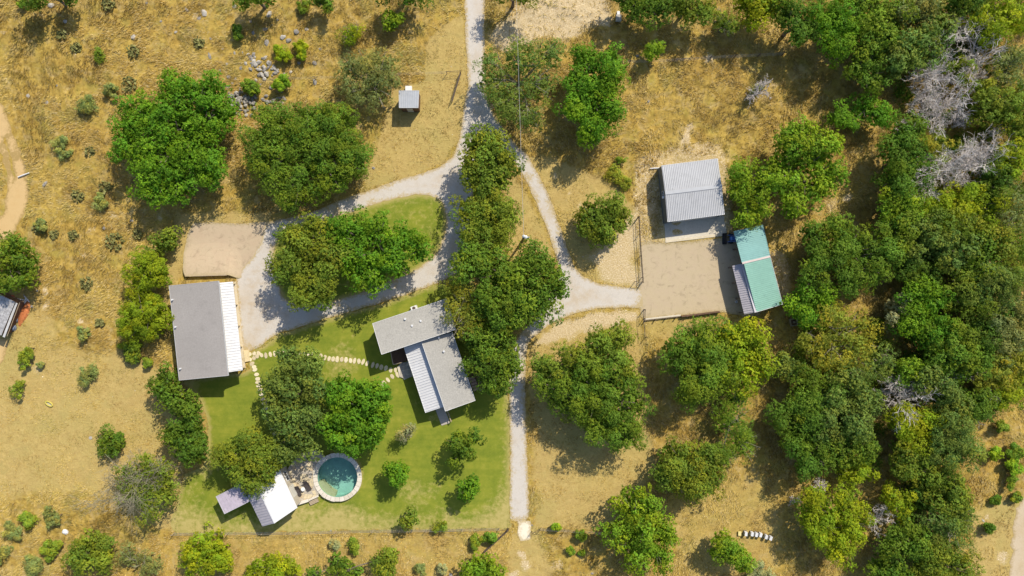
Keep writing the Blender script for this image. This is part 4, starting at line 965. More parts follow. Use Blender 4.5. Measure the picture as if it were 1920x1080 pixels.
mk('water', ring(RI - .005, .40) , [tuple(range(n))], M_WATER, pool)
NS = 30; M_COP = [speckle('coping_%d' % i, c, .12, 4, .9, .9, .4) for i, c in enumerate(((.66, .60, .50), (.60, .54, .43), (.70, .64, .55)))]
for k in range(NS):
    t0, t1 = 2 * math.pi * (k + .03) / NS, 2 * math.pi * (k + .97) / NS; aa = [t0 + (t1 - t0) * j / 3 for j in range(4)]; ro = RO + random.uniform(-.05, .05)
    tp = [(pc.x + ro * math.cos(a), pc.y + ro * math.sin(a), .6) for a in aa] + [(pc.x + (RI - .06) * math.cos(a), pc.y + (RI - .06) * math.sin(a), .6) for a in reversed(aa)]
    MB().prism(tp, [(p[0], p[1], .505) for p in tp]).build('coping_stone', random.choice(M_COP), pool)
# pool terrace of flagstones
TER = [(556,946),(577,939),(590,933),(598,927),(592,913),(589.5,900),(590,888),(594,876),(601,864),(609,857),(596,846),(578,844),(556,856),(541,876),(535,894),(545,918)]
ter = empty('pool_terrace', tuple(P(565,900)), 'raised flagstone terrace between the pool house and the pool', 'terrace')
tpoly = np.array([P(x, y, .5).xy[:] for x, y in TER])
MB().prism([(p[0], p[1], .47) for p in tpoly], [(p[0], p[1], -.2) for p in tpoly]).build('terrace_base', M_STUCCO, ter)
flags(ter, tpoly, .62, .505, M_FL, .46, seed=9)
m = MB(); a, b, c = P(556.5,945,.56), P(578,938,.56), P(597,929.5,.56)
m.bar(a, b, .45, .10); m.build('edge_stone', M_COP[2], ter); MB().bar(b + Vector((.03, .01, 0)), c, .3, .10).build('edge_stone', M_COP[0], ter)
wk = MB().bar(P(531.5,898,.56), P(558.5,945.5,.56), .55, .08).build('walkway', speckle('walk_boards', (.42, .39, .35), .12, 5, .9), ter)
c = P(589.5,939.5); stp = empty('timber_step', tuple(c), 'small timber step below the edge of the pool terrace', 'step')
d = (P(598,935) - P(581,943)).normalized(); nn = Vector((-d.y, d.x, 0))
for k in range(3): MB().obox(c + nn * (k - 1) * .22 + Vector((0, 0, .28)), d * .72, nn * .10, (0, 0, .03)).build('tread_board', M_WOOD, stp)
for s in (-1, 1): MB().obox(c + d * (s * .6) + Vector((0, 0, .11)), d * .05, nn * .3, (0, 0, .14)).build('stringer', M_DWOOD, stp)
def lounger(px, py, ang, label):
    c = P(px, py, .52); r = empty('lounge_chair', (c.x, c.y, .52), label, 'lounge chair', 'dark lounge chairs on the pool terrace')
    d = Vector((math.cos(ang), math.sin(ang), 0)); s = Vector((-d.y, d.x, 0)); z = Vector((0, 0, 1))
    MB().obox(c - d * .28 + z * .33, d * .52, s * .31, z * .03).build('seat', M_FABRIC, r)
    e = (d * .75 + z * .6).normalized(); q = s.cross(e)
    MB().obox(c + d * .24 + e * .38 + z * .33, e * .4, s * .31, q * .03).build('backrest', M_FABRIC, r)
    for k in (-1, 1):
        MB().bar(c - d * .8 + s * (.33 * k) + z * .33, c + d * .28 + s * (.33 * k) + z * .33, .05, .05).build('side_rail', M_STEEL, r)
        for f in (-.7, .2): MB().obox(c + d * f + s * (.33 * k) + z * .15, d * .025, s * .025, z * .16).build('leg', M_STEEL, r)
        MB().bar(c - d * .1 + s * (.36 * k) + z * .56, c + d * .42 + s * (.36 * k) + z * .56, .06, .04).build('armrest', M_STEEL, r)
lounger(560.5, 919.5, math.radians(103), 'dark lounge chair on the terrace nearer the pool house'); lounger(577.5, 909.5, math.radians(118), 'dark lounge chair on the terrace nearer the pool')
c = P(569.8,915.5,.52); tbl = empty('side_table', (c.x, c.y, .52), 'small round white table between the two lounge chairs', 'table')
MB().lathe((c.x, c.y, 1.0), [(.30, 0), (.33, .02), (.33, .04), (.30, .05)], 18).build('table_top', M_TRIM, tbl)
MB().lathe((c.x, c.y, .52), [(.2, 0), (.2, .03), (.04, .05), (.04, .48)], 10).build('pedestal', M_STEEL, tbl)

# ------------------------------------------------------------------ stepping stone paths
def zs(pts): return [(440 + x / 5.647, 640 + y / 5.647) for x, y in pts]
M_STEP = [speckle('step_%d' % i, c, .14, 4, .9, .9, .4) for i, c in enumerate(((.66, .57, .38), (.72, .63, .44), (.58, .49, .33)))]
def stones(name, label, lst, w, h, seed):
    rr = np.random.default_rng(seed)
    c = P(*lst[len(lst) // 2]); r = empty(name, (c.x, c.y, 0), label, 'path'); r['kind'] = 'structure'; del r['category']
    for i, (px, py) in enumerate(lst):
        q = P(px, py); a, b = lst[max(0, i - 1)], lst[min(len(lst) - 1, i + 1)]
        ang = math.atan2(-(b[1] - a[1]), b[0] - a[0]) + rr.uniform(-.15, .15)
        ww, hh = w * rr.uniform(.85, 1.12), h * rr.uniform(.85, 1.12)
        pts = []
        for k in range(8):
            t = 2 * math.pi * k / 8 + .39 + rr.uniform(-.12, .12); e = 2.6
            cx, sx = math.cos(t), math.sin(t); rad = (abs(cx) ** e + abs(sx) ** e) ** (-1 / e) * rr.uniform(.9, 1.04)
            x, y = cx * rad * ww / 2, sx * rad * hh / 2
            pts.append((q.x + x * math.cos(ang) - y * math.sin(ang), q.y + x * math.sin(ang) + y * math.cos(ang)))
        z = .065 + rr.uniform(-.01, .015)
        mb = MB(); m = (q.x, q.y)
        top = [(m[0] + (p[0] - m[0]) * .92, m[1] + (p[1] - m[1]) * .92, z) for p in pts]; mid = [(p[0], p[1], z - .02) for p in pts]; bot = [(p[0], p[1], -.02) for p in pts]
        mb.add(top + mid + bot, [tuple(range(8))] + [(k, k + 8, (k + 1) % 8 + 8, (k + 1) % 8) for k in range(8)] + [(k + 8, k + 16, (k + 1) % 8 + 16, (k + 1) % 8 + 8) for k in range(8)])
        mb.build('stepping_stone', M_STEP[rr.integers(3)], r)
stones('stepping_stone_path', 'cream stepping stones from the barn step across the lawn to the house', zs([(330,150),(378,138),(425,132),(470,130),(515,130),(562,131),(610,132),(655,135),(700,138),(742,142),(782,143),(822,145),(866,150),(910,158),(955,172),(1000,182),(1043,188),(1086,190),(1133,192),(1180,197),(1227,204),(1270,206),(1315,211),(1360,217),(1402,235),(1462,250),(1507,258),(1552,274),(1602,284),(1652,304),(1702,302)]), .56, .92, 3)
stones('stepping_stone_path', 'cream stones curving from the stone landing under the round vivid tree', zs([(1722,352),(1668,372),(1622,408),(1580,436),(1553,466),(1528,482),(1495,530),(1462,566)] + [(1430,620),(1400,680),(1370,740),(1330,800)]), .56, .92, 4)
stones('stepping_stone_path', 'cream stones running down the left side of the lawn under the oak', zs([(185,236),(205,270),(215,302),(233,350),(246,398),(246,434),(258,470),(270,512),(286,560),(302,612),(316,660),(325,712),(345,747),(358,786),(370,830),(380,872),(400,920),(425,975),(455,1035),(490,1095)]), .56, .86, 5)
stones('stepping_stone_path', 'cluster of cream flagstones at the foot of the barn step', zs([(160,136),(207,130),(252,124),(160,192),(203,178),(284,146),(238,158)]), .62, .66, 6)

# ------------------------------------------------------------------ fences
def fence(pts, label, cat='fence', name='wire_fence', step=3.6, hgt=1.25, pr=.05, wires=4, mat=None, rails=None, wmat=None, rail_r=.03, wr=.008, posts=True):
    mat = mat or M_WOOD; w = [P(*p) for p in pts]; r = empty(name, tuple(w[0]), label, cat)
    top = []
    pm = MB().lathe((0, 0, -.2), [(pr, 0), (pr, hgt + .3), (pr * .6, hgt + .33)], 7).mesh('post', mat)
    for i in range(len(w) - 1):
        L = (w[i + 1] - w[i]).length; k = max(1, round(L / step))
        for j in range(k + (1 if i == len(w) - 2 else 0)):
            q = w[i].lerp(w[i + 1], j / k); share('post', pm, (q.x, q.y, 0), r, random.uniform(0, 6)); top.append(q)
    if wires:
        m = MB()
        for z in np.linspace(.3, hgt, wires):
            for a, b in zip(top[:-1], top[1:]): m.tube([a + Vector((0, 0, z)), a.lerp(b, .5) + Vector((0, 0, z - .03)), b + Vector((0, 0, z))], wr, 3, False)
        m.build('wire', wmat or M_WIRE, r)
    for z in (rails or []):
        m = MB(); m.tube([p + Vector((0, 0, z)) for p in top], rail_r, 6); m.build('rail', mat, r)
    return r
def brace(parent, p0, p1, h=1.3, r=.045, mat=None):
    a, b = P(*p0), P(*p1); mat = mat or M_STEEL
    for q in (a, b): MB().lathe((q.x, q.y, -.2), [(r, 0), (r, h + .25), (r * .5, h + .3)], 8).build('brace_post', mat, parent)
    MB().tube([a + Vector((0, 0, h * .85)), b + Vector((0, 0, h * .85))], r * .7, 6).build('brace_rail', mat, parent)
    MB().tube([a + Vector((0, 0, h * .8)), b + Vector((0, 0, .15))], r * .4, 5).build('brace_rod', mat, parent)
def gate(p0, p1, label, h=1.2, mat=None):
    a, b = P(*p0), P(*p1); mat = mat or M_STEEL; r = empty('pipe_gate', tuple(a), label, 'gate'); z = lambda k: Vector((0, 0, k))
    MB().tube([a + z(.15), b + z(.15), b + z(h), a + z(h), a + z(.15)], .035, 6).build('gate_frame', mat, r)
    for k in (.35, .55, .75, .95): MB().tube([a + z(k), b + z(k)], .022, 5).build('gate_bar', mat, r)
    for t in (.33, .66): q = a.lerp(b, t); MB().tube([q + z(.15), q + z(h)], .022, 5).build('gate_upright', mat, r)
f = fence([(1150,122),(1180,118.5),(1262,116),(1330,111),(1465,104)], 'wire fence with dark posts crossing the upper right field', step=4.2, mat=M_STEEL, hgt=1.4, pr=.06)
brace(f, (1262,116), (1290,113.5))
f = fence([(465,156),(545,150),(640,147),(750,142),(838,138.5)], 'wire fence running left from the upper gate by the small shed', step=5)
brace(f, (838,138.5), (864,137))
gate((864,139), (848,192), 'open pipe gate swung along the upper driveway by the small shed')
f = fence([(328,998.5),(430,997.5),(560,996.5),(700,993),(800,992),(936,989.5)], 'wire fence along the bottom of the lawn', step=5, wr=.02)
brace(f, (936,990), (952.5,989.5)); gate((953.5,990.5), (907,1033), 'open pipe gate swung below the lawn corner', 1.1)
f = fence([(1014,989.5),(1060,992),(1128,997)], 'short wire fence right of the lower lane', step=4, wr=.012); brace(f, (997,996), (1014,989.5))
f = fence([(1196,408),(1197.5,440),(1200,480),(1203,520),(1203.5,528)], 'dark steel pipe fence along the left side of the dirt yard', name='pipe_fence', step=2.6, hgt=1.35, pr=.05, wires=5, mat=M_STEEL, rails=[1.33, .75], wmat=M_STEEL, rail_r=.04)
brace(f, (1203.8,530), (1190,528), 1.5); brace(f, (1196,407), (1187,420), 1.3)
f = fence([(1207,581),(1206.5,598),(1209.5,632),(1211,660),(1213.5,710),(1219,770),(1224,850)], 'wire fence running down from the yard entrance into the dry field', step=3.2, hgt=1.35, mat=M_STEEL, wmat=M_STEEL, wr=.006)
MB().tube([P(1207,581,1.35), P(1206.5,598,1.35), P(1209.5,632,1.35)], .04, 6).build('top_rail', M_STEEL, f)
brace(f, (1207,580), (1206.8,597), 1.5); brace(f, (1224,850), (1237,849), 1.3)
f = empty('yard_wall', tuple(P(1208,600)), 'low dark rail wall with pale edge along the bottom of the dirt yard', 'wall')
a, b, c = P(1208,600.5), P(1276,593), P(1347,584)
MB().bar(a + Vector((0, .15, .06)), b + Vector((0, .15, .06)), .3, .12).build('kerb', M_COP[1], f)
MB().bar(a + Vector((0, 0, .28)), b + Vector((0, 0, .28)), .12, .10).build('rail', M_STEEL, f); MB().bar(b + Vector((0, 0, .45)), c + Vector((0, 0, .45)), .22, .5).build('rail', M_DWOOD, f)
for t in np.linspace(0, 1, 8):
    q = (a.lerp(b, t * 2) if t < .5 else b.lerp(c, t * 2 - 1)); MB().obox((q.x, q.y - .14, .35), (.06, 0, 0), (0, .06, 0), (0, 0, .45)).build('post', M_STEEL, f)
f = fence([(1276,600),(1276,612),(1300,610),(1345,604)], 'low wire pen below the yard wall', step=2.4, hgt=.9, pr=.04, mat=M_STEEL, rails=[.9], rail_r=.025, wires=2)

# ------------------------------------------------------------------ utility pole and wire
pt = P(982,443,9.2); pole = empty('utility_pole', (pt.x, pt.y, 0), 'tall wooden utility pole with white transformer between the two lanes', 'utility pole')
MB().tube([(pt.x, pt.y, -.3), (pt.x, pt.y, 9.2)], [.19, .13], 10).build('pole', M_POLE, pole)
MB().lathe((pt.x + .32, pt.y - .05, 7.9), [(.2, 0), (.24, .05), (.24, .75), (.2, .82), (.06, .9)], 12).build('transformer', M_TRIM, pole)
MB().lathe((pt.x, pt.y, 9.18), [(.13, 0), (.24, .04), (.2, .12), (.06, .35)], 10).build('pole_cap', M_TRIM, pole)
MB().bar((pt.x - .05, pt.y, 8.6), (pt.x + .8, pt.y - .15, 8.6), .1, .1).build('bracket_or_shadow_block', M_GREYM, pole)
for k in (.35, .75): MB().lathe((pt.x + k, pt.y - .07 * k, 8.64), [(.05, 0), (.07, .08), (.04, .2)], 8).build('insulator', M_TRIM, pole)
we = P(967,-40,8.6); ws_ = Vector((pt.x, pt.y, 9.5))
m = MB(); m.tube([ws_.lerp(we, t) - Vector((0, 0, 1.1 * 4 * t * (1 - t))) for t in np.linspace(0, 1, 15)], .022, 5)
tag(m.build('power_line', M_WIRE), 'single overhead power line running up from the utility pole', 'power line')

# ------------------------------------------------------------------ beehives, crate, odds and ends
hives = [(1399,1001.3),(1410.6,1001.6),(1418.6,1002.8),(1426.6,1003.4),(1437,1007),(1445.5,1009.5)]
hl = ['first white beehive of the row, next to the small yellow box', 'second white beehive counted from the yellow box', 'third white beehive counted from the yellow box', 'fourth white beehive counted from the yellow box', 'fifth white beehive, second to last of the row', 'last white beehive at the right end of the row']
for i, (px, py) in enumerate(hives):
    q = P(px, py, .8); r = empty('beehive', (q.x, q.y, 0), hl[i], 'beehive', 'white beehives in a row'); an_ = math.radians(-6 - i * 2.5)
    d = Vector((math.cos(an_), math.sin(an_), 0)); s = Vector((-d.y, d.x, 0)); z = Vector((0, 0, 1)); c = Vector((q.x, q.y, 0))
    MB().obox(c + z * .12, d * .20, s * .30, z * .12).build('stand', M_STEEL, r)
    MB().obox(c + z * .40, d * .185, s * .28, z * .155).build('brood_box', M_TRIM, r); MB().obox(c + z * .68, d * .185, s * .28, z * .115).build('super_box', M_GREYM if i % 2 == 0 else M_TRIM, r)
    MB().obox(c + z * .83, d * .20, s * .31, z * .035).build('lid', M_WHITE, r); MB().obox(c - s * .34 + z * .28, d * .18, s * .02, z * .025).build('entrance', M_DWOOD, r)
q = P(1386.8,1000.2,.3); r = empty('yellow_box', (q.x, q.y, 0), 'small pale yellow box at the left end of the beehives', 'box')
MB().obox((q.x, q.y, .16), (.2, 0, 0), (0, .3, 0), (0, 0, .16)).build('body', M_YEL, r); MB().obox((q.x, q.y, .35), (.23, 0, 0), (0, .33, 0), (0, 0, .03)).build('lid', speckle('pale_yellow', (.72, .60, .26), .06, 4, .7), r)
q = P(1487,604); r = empty('wooden_frame', tuple(q), 'square open wooden frame in the grass right of the teal barn', 'frame')
d = Vector((math.cos(.12), math.sin(.12), 0)); s = Vector((-d.y, d.x, 0))
for k in (-1, 1):
    MB().obox(q + d * (.52 * k) + Vector((0, 0, .2)), d * .07, s * .59, (0, 0, .2)).build('side_board', M_WOOD, r); MB().obox(q + s * (.52 * k) + Vector((0, 0, .205)), d * .45, s * .07, (0, 0, .2)).build('side_board', M_WOOD, r)
MB().obox(q + Vector((0, 0, .1)), d * .45, s * .45, (0, 0, .08)).build('inner_bed', M_DWOOD, r); MB().obox(q + Vector((.05, 0, .3)), d * .16, s * .14, (0, 0, .14)).build('block', M_WOOD, r)
q = P(93,757); m = MB(); d = Vector((.85, -.5, 0)).normalized(); s = Vector((-d.y, d.x, 0))
pts = [q + d * (.60 * math.cos(t)) + s * (.28 * math.sin(t)) + Vector((0, 0, .14)) for t in np.linspace(0, 2 * math.pi, 25)]
r = empty('yellow_float', tuple(q), 'small yellow oval inflatable lying in the mown field', 'inflatable boat')
m.tube(pts, .11, 8); m.build('tube_ring', M_YEL, r); MB().prism([p * .75 + q * .25 + Vector((0, 0, -.04)) for p in pts[:-1]], [p * .75 + q * .25 + Vector((0, 0, -.07)) for p in pts[:-1]]).build('floor', speckle('grey_sheet', (.45, .42, .30), .1, 4, .8), r)
q = P(170,821); tag(MB().lathe((q.x, q.y, 0), [(.26, 0), (.28, .05), (.24, .07), (.08, .08)], 16).build('pale_lid', M_PALE), 'pale round lid in the field above the round bush', 'lid')
a, b = P(34,332,.2), P(55,324,.2); tag(MB().tube([a, a.lerp(b, .5) + Vector((0, 0, .05)), b], .1, 8).build('white_pipe', M_TRIM), 'white pipe lying across the dirt track at left', 'pipe')
q = P(1159,36); r = empty('white_box', tuple(q), 'small white utility box in shade at the top right of the bare ground', 'box')
MB().obox((q.x, q.y, .3), (.38, 0, 0), (0, .45, 0), (0, 0, .3)).build('body', M_TRIM, r); MB().obox((q.x, q.y, .63), (.42, 0, 0), (0, .49, 0), (0, 0, .03)).build('lid', M_PALE, r); MB().obox((q.x, q.y + .85, .2), (.22, 0, 0), (0, .25, 0), (0, 0, .2)).build('side_box', M_TRIM, r)

# silver shed cut by the left edge, with clutter
A, B_, C_, D_ = P(-62,523,2.6), P(28,566,2.6), P(2,629,2.4), P(-86,588,2.4)
r = empty('silver_shed', (*((A + C_) / 2).xy, 0), 'old silver metal roofed shed cut by the left edge', 'shed')
M_SILV = speckle('mottled_silver', (.46, .45, .45), .45, 2.4, .5, .8, 0, .2)
roof('roof', [A, B_, C_, D_], .06, M_SILV, r); ribs(A, B_, C_, D_, 22, M_SILV, r, .05, .04)
g0, g1 = P(31,568,2.2), P(7,632,2.1); MB().bar(g0, g1, .34, .08).build('gutter', M_GREYM, r); MB().bar(g0 + Vector((.3, .1, -.3)), g1 + Vector((.3, .1, -.3)), .06, .06).build('downpipe', M_WOOD, r)
IN = inset([A, B_, C_, D_], .2); [wall(IN[i], IN[(i + 1) % 4], M_DWOOD, r, .1) for i in range(4)]
def lump(name, px, py, rx, ry, hz, mat, label, cat, seed, group=None, parent=None, rz=0.0, sub=2, z0=0.0):
    rr = np.random.default_rng(seed); q = P(px, py); nv = 9; rings = 4; V = []; F = []
    for i in range(rings + 1):
        ph_ = (i / rings) * math.pi / 2; rad = math.cos(ph_ * .96)
        for k in range(nv):
            t = 2 * math.pi * k / nv + .2 * i; jj = 1 + rr.uniform(-.22, .22)
            x, y = rx * rad * math.cos(t) * jj, ry * rad * math.sin(t) * jj
            V.append((q.x + x * math.cos(rz) - y * math.sin(rz), q.y + x * math.sin(rz) + y * math.cos(rz), z0 + hz * math.sin(ph_) * (1 + rr.uniform(-.15, .15)) - (.08 if i == 0 else 0)))
    for i in range(rings):
        for k in range(nv): F.append((i * nv + k, i * nv + (k + 1) % nv, (i + 1) * nv + (k + 1) % nv, (i + 1) * nv + k))
    F.append(tuple(range(rings * nv, rings * nv + nv)))
    o = mk(name, V, F, mat, parent)
    if label: tag(o, label, cat, group)
    return o
lump('soil_heap', 46, 588, .62, 2.0, .35, M_ORANGE, 'rust orange soil heap beside the silver shed', 'soil heap', 5, rz=-.38)
M_TARP = speckle('grey_tarp', (.16, .17, .19), .25, 4, .6, .8, .3)
lump('tarp_bundle', 33, 582, .5, .7, .7, M_TARP, 'upper grey tarp bundle between silver shed and orange soil', 'bundle', 6, 'tarp bundles by the shed')
lump('tarp_bundle', 30, 599, .45, .6, .6, M_TARP, 'middle dark tarp bundle between silver shed and orange soil', 'bundle', 7, 'tarp bundles by the shed')
lump('tarp_bundle', 27, 615, .42, .5, .55, speckle('blue_tarp', (.20, .24, .32), .2, 4, .6), 'lowest bluish tarp bundle by the silver shed', 'bundle', 8, 'tarp bundles by the shed')
lump('red_tank', 24, 556, .3, .2, .4, M_RED, 'small red object at the upper corner of the silver shed', 'container', 9)
q = P(44,562); r = empty('timber_pile', tuple(q), 'weathered timber offcuts lying above the orange soil heap', 'timber pile')
for k in range(7):
    c = q + Vector((random.uniform(-.8, .8), random.uniform(-.4, .4), .08 + .05 * k)); a_ = random.uniform(0, 3.1); dd = Vector((math.cos(a_), math.sin(a_), 0)) * random.uniform(.4, .9); MB().bar(c - dd, c + dd, .14, .06).build('plank', random.choice([M_WOOD, M_GREYM, M_DEAD]), r)

# ------------------------------------------------------------------ rocks
ROCKS = [(505,28,14,9),(497,55,13,7),(500,80,9,11),(530,70,12,8),(541,76,10,7),(556,60,9,10),(575,55,7,6),(590,118,9,8),(590,154,11,7),(383,25,11,14),(374,35,9,8),(410,57,6,10),(250,70,9,8),(393,105,6,12),(430,145,9,9),
  (54,180,8,9),(88,193,9,8),(107,161,5,5),(155,248,6,6),(143,232,5,6),(84,345,12,6),(122,40,7,6),(275,6,5,5),(470,108,9,12),(95,10,11,8),(247,414,7,5),(195,428,6,5),(440,12,8,6),(475,62,8,6),(480,118,6,5),
  (682,316,10,7),(700,315,6,5),(1195,105,5,5),(1245,128,6,6),(1215,190,7,8),(1280,195,5,4),(70,545,4,4),(60,575,5,5),(1390,1028,4,4),(1843,976,7,4),(1790,945,3,3),(620,995,4,3),(845,1078,8,5),(1110,1075,6,4),(998,985,4,3),(350,18,7,5),(362,48,6,5),(395,72,7,6),(418,92,6,5),(440,100,7,5),(452,128,8,6),(425,120,5,5),(470,40,7,6),(520,38,6,5),(548,22,7,5),(575,88,6,5),(560,118,7,6),(545,135,6,5),(508,165,7,5),(528,172,6,4),(480,150,6,5),(412,132,6,5),(600,92,5,5),(330,60,6,4),(302,40,5,4)]
LAND = [('the rock pile',452,190),('the broad bright oak',310,240),('the ledge stones',500,128),('the small grey shed',766,186),('the white pipe',42,328),('the small olive shrub',187,104),('the tan pad',420,470),('the silver shed',20,590),
  ('the upper right fence tree',1228,92),('the beehives',1418,1003),('the pool',632,895),('the chalk patch',983,995),('the lower right track',1900,1000),('the pale feathery shrub',657,60),('the top edge tree left of the driveway',490,0),('the top left corner',0,0)]
ORD = ['', 'second ', 'third ', 'fourth ', 'fifth ', 'sixth ', 'seventh ', 'eighth ', 'ninth ', 'tenth ', 'eleventh ', 'twelfth ', 'thirteenth ', 'fourteenth ', 'fifteenth ', 'sixteenth ', 'seventeenth ', 'eighteenth ', 'nineteenth ', 'twentieth '] + ['%s-%s ' % (a, b) for a in ('twenty', 'thirty') for b in ('first', 'second', 'third', 'fourth', 'fifth', 'sixth', 'seventh', 'eighth', 'ninth')]
near = {}
for i, (px, py, w, h) in enumerate(ROCKS):
    k = min(range(len(LAND)), key=lambda q: math.hypot(px - LAND[q][1], py - LAND[q][2])); near.setdefault(k, []).append((math.hypot(px - LAND[k][1], py - LAND[k][2]), i))
rl = {}
for k, v in near.items():
    for o_, (dd_, i) in enumerate(sorted(v)): rl[i] = '%slimestone rock, %snearest to %s' % ('pale ' if i % 3 == 0 else 'grey ', ORD[o_], LAND[k][0])
for i, (px, py, w, h) in enumerate(ROCKS):
    lump('rock', px, py, w / S * .55, h / S * .55, min(w, h) / S * .30, M_ROCK if i % 3 else M_PALE, rl[i], 'rock', 100 + i, 'scattered limestone rocks', rz=random.uniform(0, 3))
tag(lump('white_stone', 122, 997, .55, .48, .3, M_WHITE, None, None, 77), 'bright white stone between shrubs at lower left', 'stone')
r = empty('rock_pile', tuple(P(455,192)), 'pile of grey field stones beside the broad bright oak', 'rock pile'); rr = np.random.default_rng(8)
for k in range(120):
    px, py = 454 + rr.normal(0, 20), 188 + rr.normal(0, 19); hh = max(0, .9 - math.hypot(px - 452, py - 190) / 38); w = rr.uniform(.14, .36)
    lump('stone', px, py, w, w * rr.uniform(.6, .95), w * .75, (M_ROCK, M_PALE, M_ROCK)[k % 3], None, None, 300 + k, parent=r, rz=rr.uniform(0, 3), z0=hh * rr.uniform(.3, 1) * .6)
r = empty('rock_ledge', tuple(P(500,128)), 'line of grey ledge stones running down to the green bush', 'rock ledge')
for k in range(46):
    t = k / 45; px, py = 466 + t * 62 + rr.normal(0, 9), 112 + t * 34 + rr.normal(0, 9); w = rr.uniform(.16, .5)
    lump('stone', px, py, w, w * .65, w * .7, (M_ROCK, M_PALE)[k % 2], None, None, 450 + k, parent=r, rz=rr.uniform(0, 3))
r = empty('rock_ledge', tuple(P(515,188)), 'short line of stones above the wide dark oak', 'rock ledge')
for k in range(16):
    px, py = 500 + k * 2.2 + rr.normal(0, 3), 188 + rr.normal(0, 3); w = rr.uniform(.2, .4); lump('stone', px, py, w, w * .7, w * .7, M_ROCK, None, None, 490 + k, parent=r)

# ------------------------------------------------------------------ prickly pears
M_PEAR = speckle('cactus_pad', (.20, .195, .06), .3, 5, .7)
def pear(px, py, rp, label, seed):
    rr = np.random.default_rng(seed); q = P(px, py); m = MB()
    for k in range(int(18 + rp * 4)):
        a, rad = rr.uniform(0, 6.28), rp / S * math.sqrt(rr.uniform(0, 1)); c = Vector((q.x + rad * math.cos(a), q.y + rad * math.sin(a), rr.uniform(.1, .65)))
        u = Vector((rr.normal(), rr.normal(), rr.uniform(.2, 1.2))).normalized(); v = u.cross(Vector((rr.normal(), rr.normal(), rr.normal()))).normalized(); nn_ = u.cross(v); R_ = rr.uniform(.12, .2)
        ring_ = [(c + u * (R_ * 1.25 * math.cos(t)) + v * (R_ * math.sin(t))) for t in np.linspace(0, 2 * math.pi, 8, endpoint=False)]
        m.prism([p + nn_ * .025 for p in ring_], [p - nn_ * .025 for p in ring_])
    tag(m.build('prickly_pear', M_PEAR), label, 'cactus', 'prickly pear clumps at left')
for i, (px, py, r_, lb) in enumerate([(218,453,17,'large prickly pear clump right below the small rock, left of the tan pad'),(165,532,13,'prickly pear clump left of the upper yellow-green tree'),(77,424,14,'dark prickly pear clump beside the dirt track curve'),(245,160,15,'prickly pear clump above the broad oak at upper left'),
   (252,97,11,'prickly pear clump in open grass at upper left'),(118,66,9,'small prickly pear clump at the far upper left'),(145,90,9,'prickly pear clump left of the small olive shrub'),(172,285,9,'prickly pear clump left of the broad oak low side'),(140,442,9,'small prickly pear right of the track curve'),
   (200,352,12,'prickly pear clump left under the broad oak'),(205,8,14,'prickly pear clump at the top edge'),(375,80,10,'prickly pear clump above the broad oak near rocks'),(190,605,8,'small prickly pear left of the lower yellow-green tree'),(245,665,14,'prickly pear at the foot of the yellow-green trees'),(105,440,8,'small prickly pear below the track curve'),(148,368,12,'prickly pear clump beside the dull bush'),(260,440,9,'prickly pear clump left of the small olive tree')]):
    pear(px, py, r_, lb, 600 + i)

